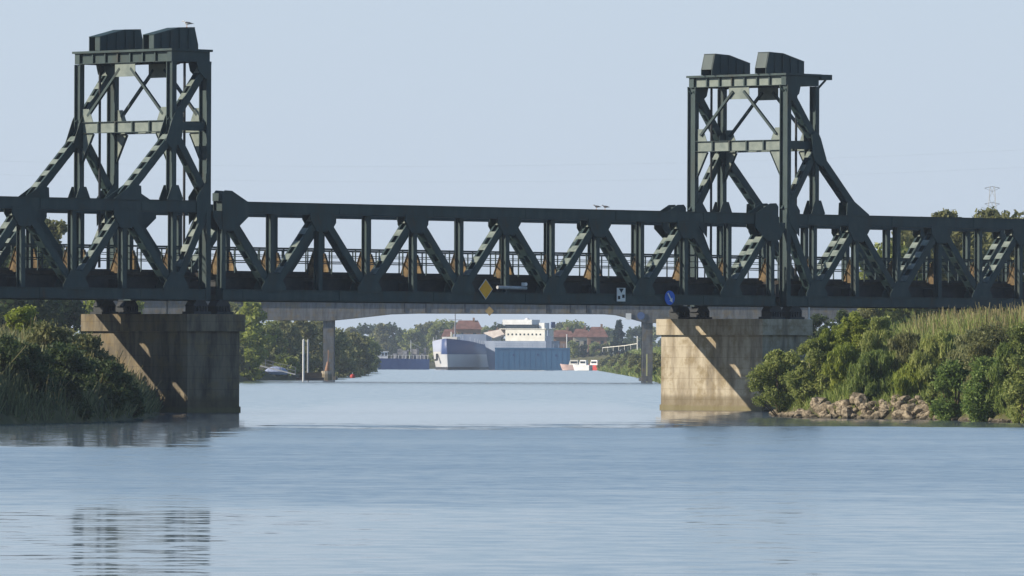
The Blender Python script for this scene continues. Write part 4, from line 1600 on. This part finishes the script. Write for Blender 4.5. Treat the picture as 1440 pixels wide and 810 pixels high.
mb.cyl((fx(729) - xc, 6, fz(449.5)), (fx(729) - xc, 6, fz(447)), .8, .3, n=10)
link('top_house', mb.mesh('top_house', WHITE), e)
mb = MB()
mb.add([(fx(678) - xc, 1, fz(468)), (fx(703) - xc, 1, fz(463)), (fx(708) - xc, 1, fz(470)), (fx(693) - xc, 1, fz(475.5)), (fx(678) - xc, 4, fz(468)), (fx(703) - xc, 4, fz(463)), (fx(708) - xc, 4, fz(470)), (fx(693) - xc, 4, fz(475.5))],
       [(0, 1, 2, 3), (7, 6, 5, 4), (0, 4, 5, 1), (1, 5, 6, 2), (2, 6, 7, 3), (3, 7, 4, 0)])
link('bow_bulwark', mb.mesh('bow_bulwark', noisy('pinkish_white', (0.55, 0.47, 0.42), (0.7, 0.62, 0.56), 1)), e)
mb = MB()
mb.box(fx(764.5) - xc, fx(766) - xc, 5, 7, fz(461), fz(452.5))
link('funnel', mb.mesh('funnel', NAVY), e)

# blue barge on the left
a, b_ = P(529, 0, Ys + 20), P(605, 0, Ys + 20)
wd = b_.x - a.x
e = thing('blue_barge', ((a.x + b_.x) / 2, Ys + 20, 0), 'low navy blue barge with cluttered white deck gear, left of the white ship', 'barge')
zt = P(566, 505, Ys + 20).z
mb = MB()
mb.loft([[(-wd / 2 + 1.2, yy, -1), (wd / 2, yy, -1), (wd / 2, yy, zt), (-wd / 2, yy, zt + .25)] for yy in (0, 7)])
link('hull', mb.mesh('hull', NAVY), e)
mb = MB()
for i in range(15):
    x = -wd / 2 + .4 + i * (wd - .8) / 14
    mb.cyl((x, .3, zt), (x, .3, zt + 1.15), .06, n=5)
mb.box(-wd / 2, wd / 2, .26, .34, zt + 1.1, zt + 1.18)
link('railing', mb.mesh('railing', WHITE), e)
mb = MB()
mb.box(-wd / 2 + .6, -wd / 2 + 3.6, 2, 5, zt, zt + 2.1)
mb.box(-wd / 2 + .3, -wd / 2 + 3.9, 1.8, 5.2, zt + 2.1, zt + 2.3)
link('wheelhouse', mb.mesh('wheelhouse', WHITE), e)
mb = MB()
for i in range(3):
    mb.box(-wd / 2 + .9 + i * .95, -wd / 2 + 1.55 + i * .95, 1.93, 1.998, zt + .9, zt + 1.8)
link('window', mb.mesh('window', GLASS), e)
mb = MB()
random.seed(5)
for i in range(18):
    x = random.uniform(-wd / 2 + 4.5, wd / 2 - 1.5)
    h_ = random.uniform(.8, 3.6)
    mb.box(x, x + random.uniform(.4, 1.5), 1.5 + random.random() * 3, 5 + random.random(), zt, zt + h_)
link('deck_gear', mb.mesh('deck_gear', noisy('mixed_gear', (0.12, 0.12, 0.13), (0.45, 0.43, 0.42), .8)), e)
mb = MB()
mb.cyl((2.5, 3, zt), (2.5, 3, zt + 5.5), .12, n=6)
mb.beam((2.5, 3, zt + 4.9), (5.5, 3, zt + 3.2), .1, .1)
link('derrick', mb.mesh('derrick', GALV), e)


# small boats at the far bank
def motorboat(px, Y, L, B, hull, top, lab, rot):
    q = P(px, 0, Y)
    e = thing('motor_boat', (q.x, Y, 0), lab, 'boat', 'small boats moored by the far sloping bank', rot)
    rg = [[(p_[0] - L / 2, p_[1], p_[2]) for p_ in r_] for r_ in hull_rings(L, B, 1.5, .8)]
    rg = [[(p_[0], p_[1], max(p_[2], -.3)) for p_ in r_] for r_ in rg]
    link('hull', MB().loft(rg).mesh('hull', hull), e)
    mb = MB()
    mb.loft([[(-L * .28, y_, 1.45), (L * .18, y_, 1.45), (L * .10, y_ * .9, 2.9), (-L * .26, y_ * .9, 2.9)] for y_ in (-B * .34, B * .34)])
    link('cabin', mb.mesh('cabin', top), e)
    mb = MB()
    for s in (-1, 1):
        mb.box(-L * .22, L * .08, s * B * .345 - .03, s * B * .345 + .03, 2.0, 2.55)
    link('window', mb.mesh('window', GLASS), e)


motorboat(821, 2260, 5.2, 2.0, WHITE, WHITE, 'white motor boat nearest the floating dock', 2.6)
motorboat(838, 2290, 7, 2.5, REDPAINT, WHITE, 'red hulled motor boat with white cabin by the far bank', 2.3)
motorboat(807, 2300, 6, 2.4, noisy('pink_hull', (0.5, 0.34, 0.30), (0.6, 0.44, 0.40), 1), CREAM, 'pale pink motor boat partly behind the white one', 2.9)
# pale fence on the far right bank
e = thing('bank_fence', P(870, 487, 2140), 'thin pale fence along the top of the far sloping bank', 'fence')
o0 = P(870, 487, 2140)
mb = MB()
pts_f = [P(847, 489, 2300), P(862, 487.5, 2200), P(878, 486, 2080), P(896, 483, 1950)]
for p0, p1 in zip(pts_f, pts_f[1:]):
    mb.beam(p0 - o0, p1 - o0, .1, .16)
link('rail', mb.mesh('rail', CREAM), e)
for p0, p1 in zip(pts_f, pts_f[1:]):
    for i in range(2):
        q = p0.lerp(p1, i / 2) - o0
        link('post', MB().cyl(q + Vector((0, .2, -1.2)), q + Vector((0, .2, .15)), .06, n=6).mesh('post', CREAM), e)
link('end_post', MB().cyl(pts_f[-1] - o0 + Vector((0, .3, -1.5)), pts_f[-1] - o0 + Vector((0, .3, 1.8)), .14, n=6).mesh('end_post', CREAM), e)


# houses beyond
def house(px0, px1, py_eave, py_ridge, Y, wall, roof, lab, rows=2, hip=.25):
    a, b = P(px0, py_eave, Y), P(px1, py_eave, Y)
    zr = P((px0 + px1) / 2, py_ridge, Y).z
    w = (b.x - a.x) / 2
    ze = (a.z + b.z) / 2
    dep = max(8, w * 1.2)
    e = thing('tiled_house', ((a.x + b.x) / 2, Y, 1.4), lab, 'house', 'houses with tiled roofs beyond the ships')
    o = (0, 0, 1.4)
    mb = MB()
    mb.box(-w, w, 0, dep, 1.0, ze)
    link('wall', mb.mesh('wall', wall, o), e)
    mb = MB()
    ov = .5
    r = w * hip
    v = [(-w - ov, -ov, ze), (w + ov, -ov, ze), (w + ov, dep + ov, ze), (-w - ov, dep + ov, ze), (-w + r, dep / 2, zr), (w - r, dep / 2, zr)]
    mb.add(v, [(0, 1, 5, 4), (1, 2, 5), (2, 3, 4, 5), (3, 0, 4), (3, 2, 1, 0)])
    rf = link('roof', mb.mesh('roof', roof, o), e)
    mb = MB()
    mb.box(w * .35, w * .35 + .7, dep * .4, dep * .4 + .7, (ze + zr) / 2, zr + .9)
    link('chimney', mb.mesh('chimney', BRICK, o), rf)
    for rw in range(rows):
        z = ze - 1.9 - rw * 3.0
        if z < 2.2:
            break
        n = max(2, int(2 * w / 3))
        for i in range(n):
            x = -w + (i + .5) * 2 * w / n
            mb = MB()
            mb.box(x - .5, x + .5, -.06, -.003, z - .75, z + .75)
            link('window', mb.mesh('window', GLASS, o), e)


house(640, 676, 463, 450.5, 2650, BRICK, REDROOF, 'tall brown house with a dark red roof above the white ship', 3)
house(622, 643, 474, 463, 2680, PLASTER, REDROOF, 'lower house with red roof beside the tall brown house', 1)
house(776, 806, 474, 464, 2640, BRICK, REDROOF, 'brown house with long red roof right of the floating dock', 2)
house(806, 828, 474, 462.5, 2620, PLASTER, REDROOF, 'pale house with red roof in the middle of the far roofs', 2)
house(826, 853, 474, 459.5, 2600, BRICK, REDROOF, 'red roofed house highest of the far roofs', 2, .4)
house(684, 704, 474, 464.5, 2700, PLASTER, REDROOF, 'pale house behind the bow of the white ferry', 2)

# pylon and power lines
Yy = 1600.0
top = P(1395, 262, Yy)
e = thing('power_pylon', (top.x, Yy, gz(top.x, Yy)), 'tall grey lattice power pylon above the trees by the right edge', 'pylon')
H = top.z - gz(top.x, Yy)
mb = MB()
lv = [0, .16, .30, .43, .55, .66, .76, .85, .93, 1.0]
wf = lambda u: 3.0 * (1 - u) ** 1.1 + .45
for i in range(len(lv) - 1):
    u0, u1 = lv[i], lv[i + 1]
    c0 = [(sx * wf(u0), sy * wf(u0), u0 * H) for sx, sy in ((-1, -1), (1, -1), (1, 1), (-1, 1))]
    c1 = [(sx * wf(u1), sy * wf(u1), u1 * H) for sx, sy in ((-1, -1), (1, -1), (1, 1), (-1, 1))]
    for j in range(4):
        mb.beam(c0[j], c1[j], .11, .11)
        mb.beam(c0[j], c1[(j + 1) % 4], .045, .045)
        mb.beam(c0[(j + 1) % 4], c1[j], .045, .045)
link('lattice', mb.mesh('lattice', WHITE), e)
mb = MB()
for u in (.80, .90, .99):
    for s in (-1, 1):
        mb.beam((0, 0, u * H + .3), (s * 1.5, 0, u * H), .10, .12)
        mb.beam((0, 0, u * H - .7), (s * 1.5, 0, u * H), .07, .07)
link('crossarm', mb.mesh('crossarm', GALV), e)
WIREM = noisy('wire', (0.25, 0.26, 0.28), (0.33, 0.34, 0.36), 1)
for i, (pts_, lab) in enumerate(((((-80, 226), (300, 228), (640, 234), (840, 234), (1200, 222), (1520, 205)), 'upper faint power line crossing the sky'),
                                 (((-80, 244), (300, 250), (640, 256), (840, 256), (1200, 246), (1520, 230)), 'lower faint power line crossing the sky'))):
    ps = [P(a_, b__, 1300) for a_, b__ in pts_]
    xs_ = np.linspace(ps[0].x, ps[-1].x, 40)
    cf = np.polyfit([p_.x for p_ in ps], [p_.z for p_ in ps], 2)
    o0 = Vector((0, 1300, float(np.polyval(cf, 0))))
    mb = MB()
    for x0, x1 in zip(xs_[:-1], xs_[1:]):
        mb.cyl(Vector((x0, 1300, np.polyval(cf, x0))) - o0, Vector((x1, 1300, np.polyval(cf, x1))) - o0, .007, n=4)
    tag(link('power_line', mb.mesh('power_line', WIREM), None, o0), lab, 'power line', 'power lines across the sky')


# ------------------------------------------------------------------ birds
def bird(loc, heading, sc, lab, grp, bodymat, wingmat):
    e = thing('gull', loc, lab, 'bird', grp, heading)
    e.scale = (sc, sc, sc)
    spine = [(-.30, .20, .012, .02), (-.22, .215, .035, .03), (-.12, .225, .065, .06), (0, .235, .085, .085), (.10, .255, .078, .085), (.16, .295, .05, .055), (.19, .345, .044, .046), (.225, .365, .048, .045), (.265, .362, .034, .03), (.285, .358, .012, .012)]
    rings = []
    for x, z, ry, rz in spine:
        rings.append([(x, ry * math.cos(a), z + rz * math.sin(a)) for a in np.linspace(0, 2 * math.pi, 12, endpoint=False)])
    link('body', MB().loft(rings).mesh('body', bodymat, smooth=True), e)
    for s in (-1, 1):
        mb = MB()
        rings = []
        for x, w_, z in ((.12, .03, .26), (.04, .075, .262), (-.12, .065, .25), (-.28, .03, .225), (-.40, .006, .205)):
            rings.append([(x, s * (.055 + (.028 if x > -.2 else 0)), z + w_), (x, s * (.095 - .1 * max(0, -.1 - x)), z), (x, s * (.06), z - w_ * .7)])
        mb.loft(rings)
        link('wing', mb.mesh('wing', wingmat), e)
        mb = MB()
        mb.cyl((.02, s * .035, .17), (.03, s * .035, .0), .010, n=6)
        mb.beam((.0, s * .035, .006), (.085, s * .035, .006), .04, .012)
        link('leg', mb.mesh('leg', ORANGE), e)
    link('beak', MB().cyl((.275, 0, .358), (.345, 0, .345), .017, .003, n=8).mesh('beak', ORANGE), e)


zb_ = 21.955
bird(BF(CT - 23.95 - .1, WD / 2 - 2.28, zb_), R(170), .95, 'gull standing on the sheave housing of the left tower', None, BIRDWHITE, BIRDGREY)
for px, lab in ((838.5, 'dark bird on the top chord, the one nearer the shaded tower'), (850.5, 'dark bird on the top chord, the one nearer the sunlit tower')):
    bird(BF(t_of(px), 0, Z_TC1 + .005), R(165), .72, lab, 'dark birds on the top chord', BIRDGREY, BIRDGREY)
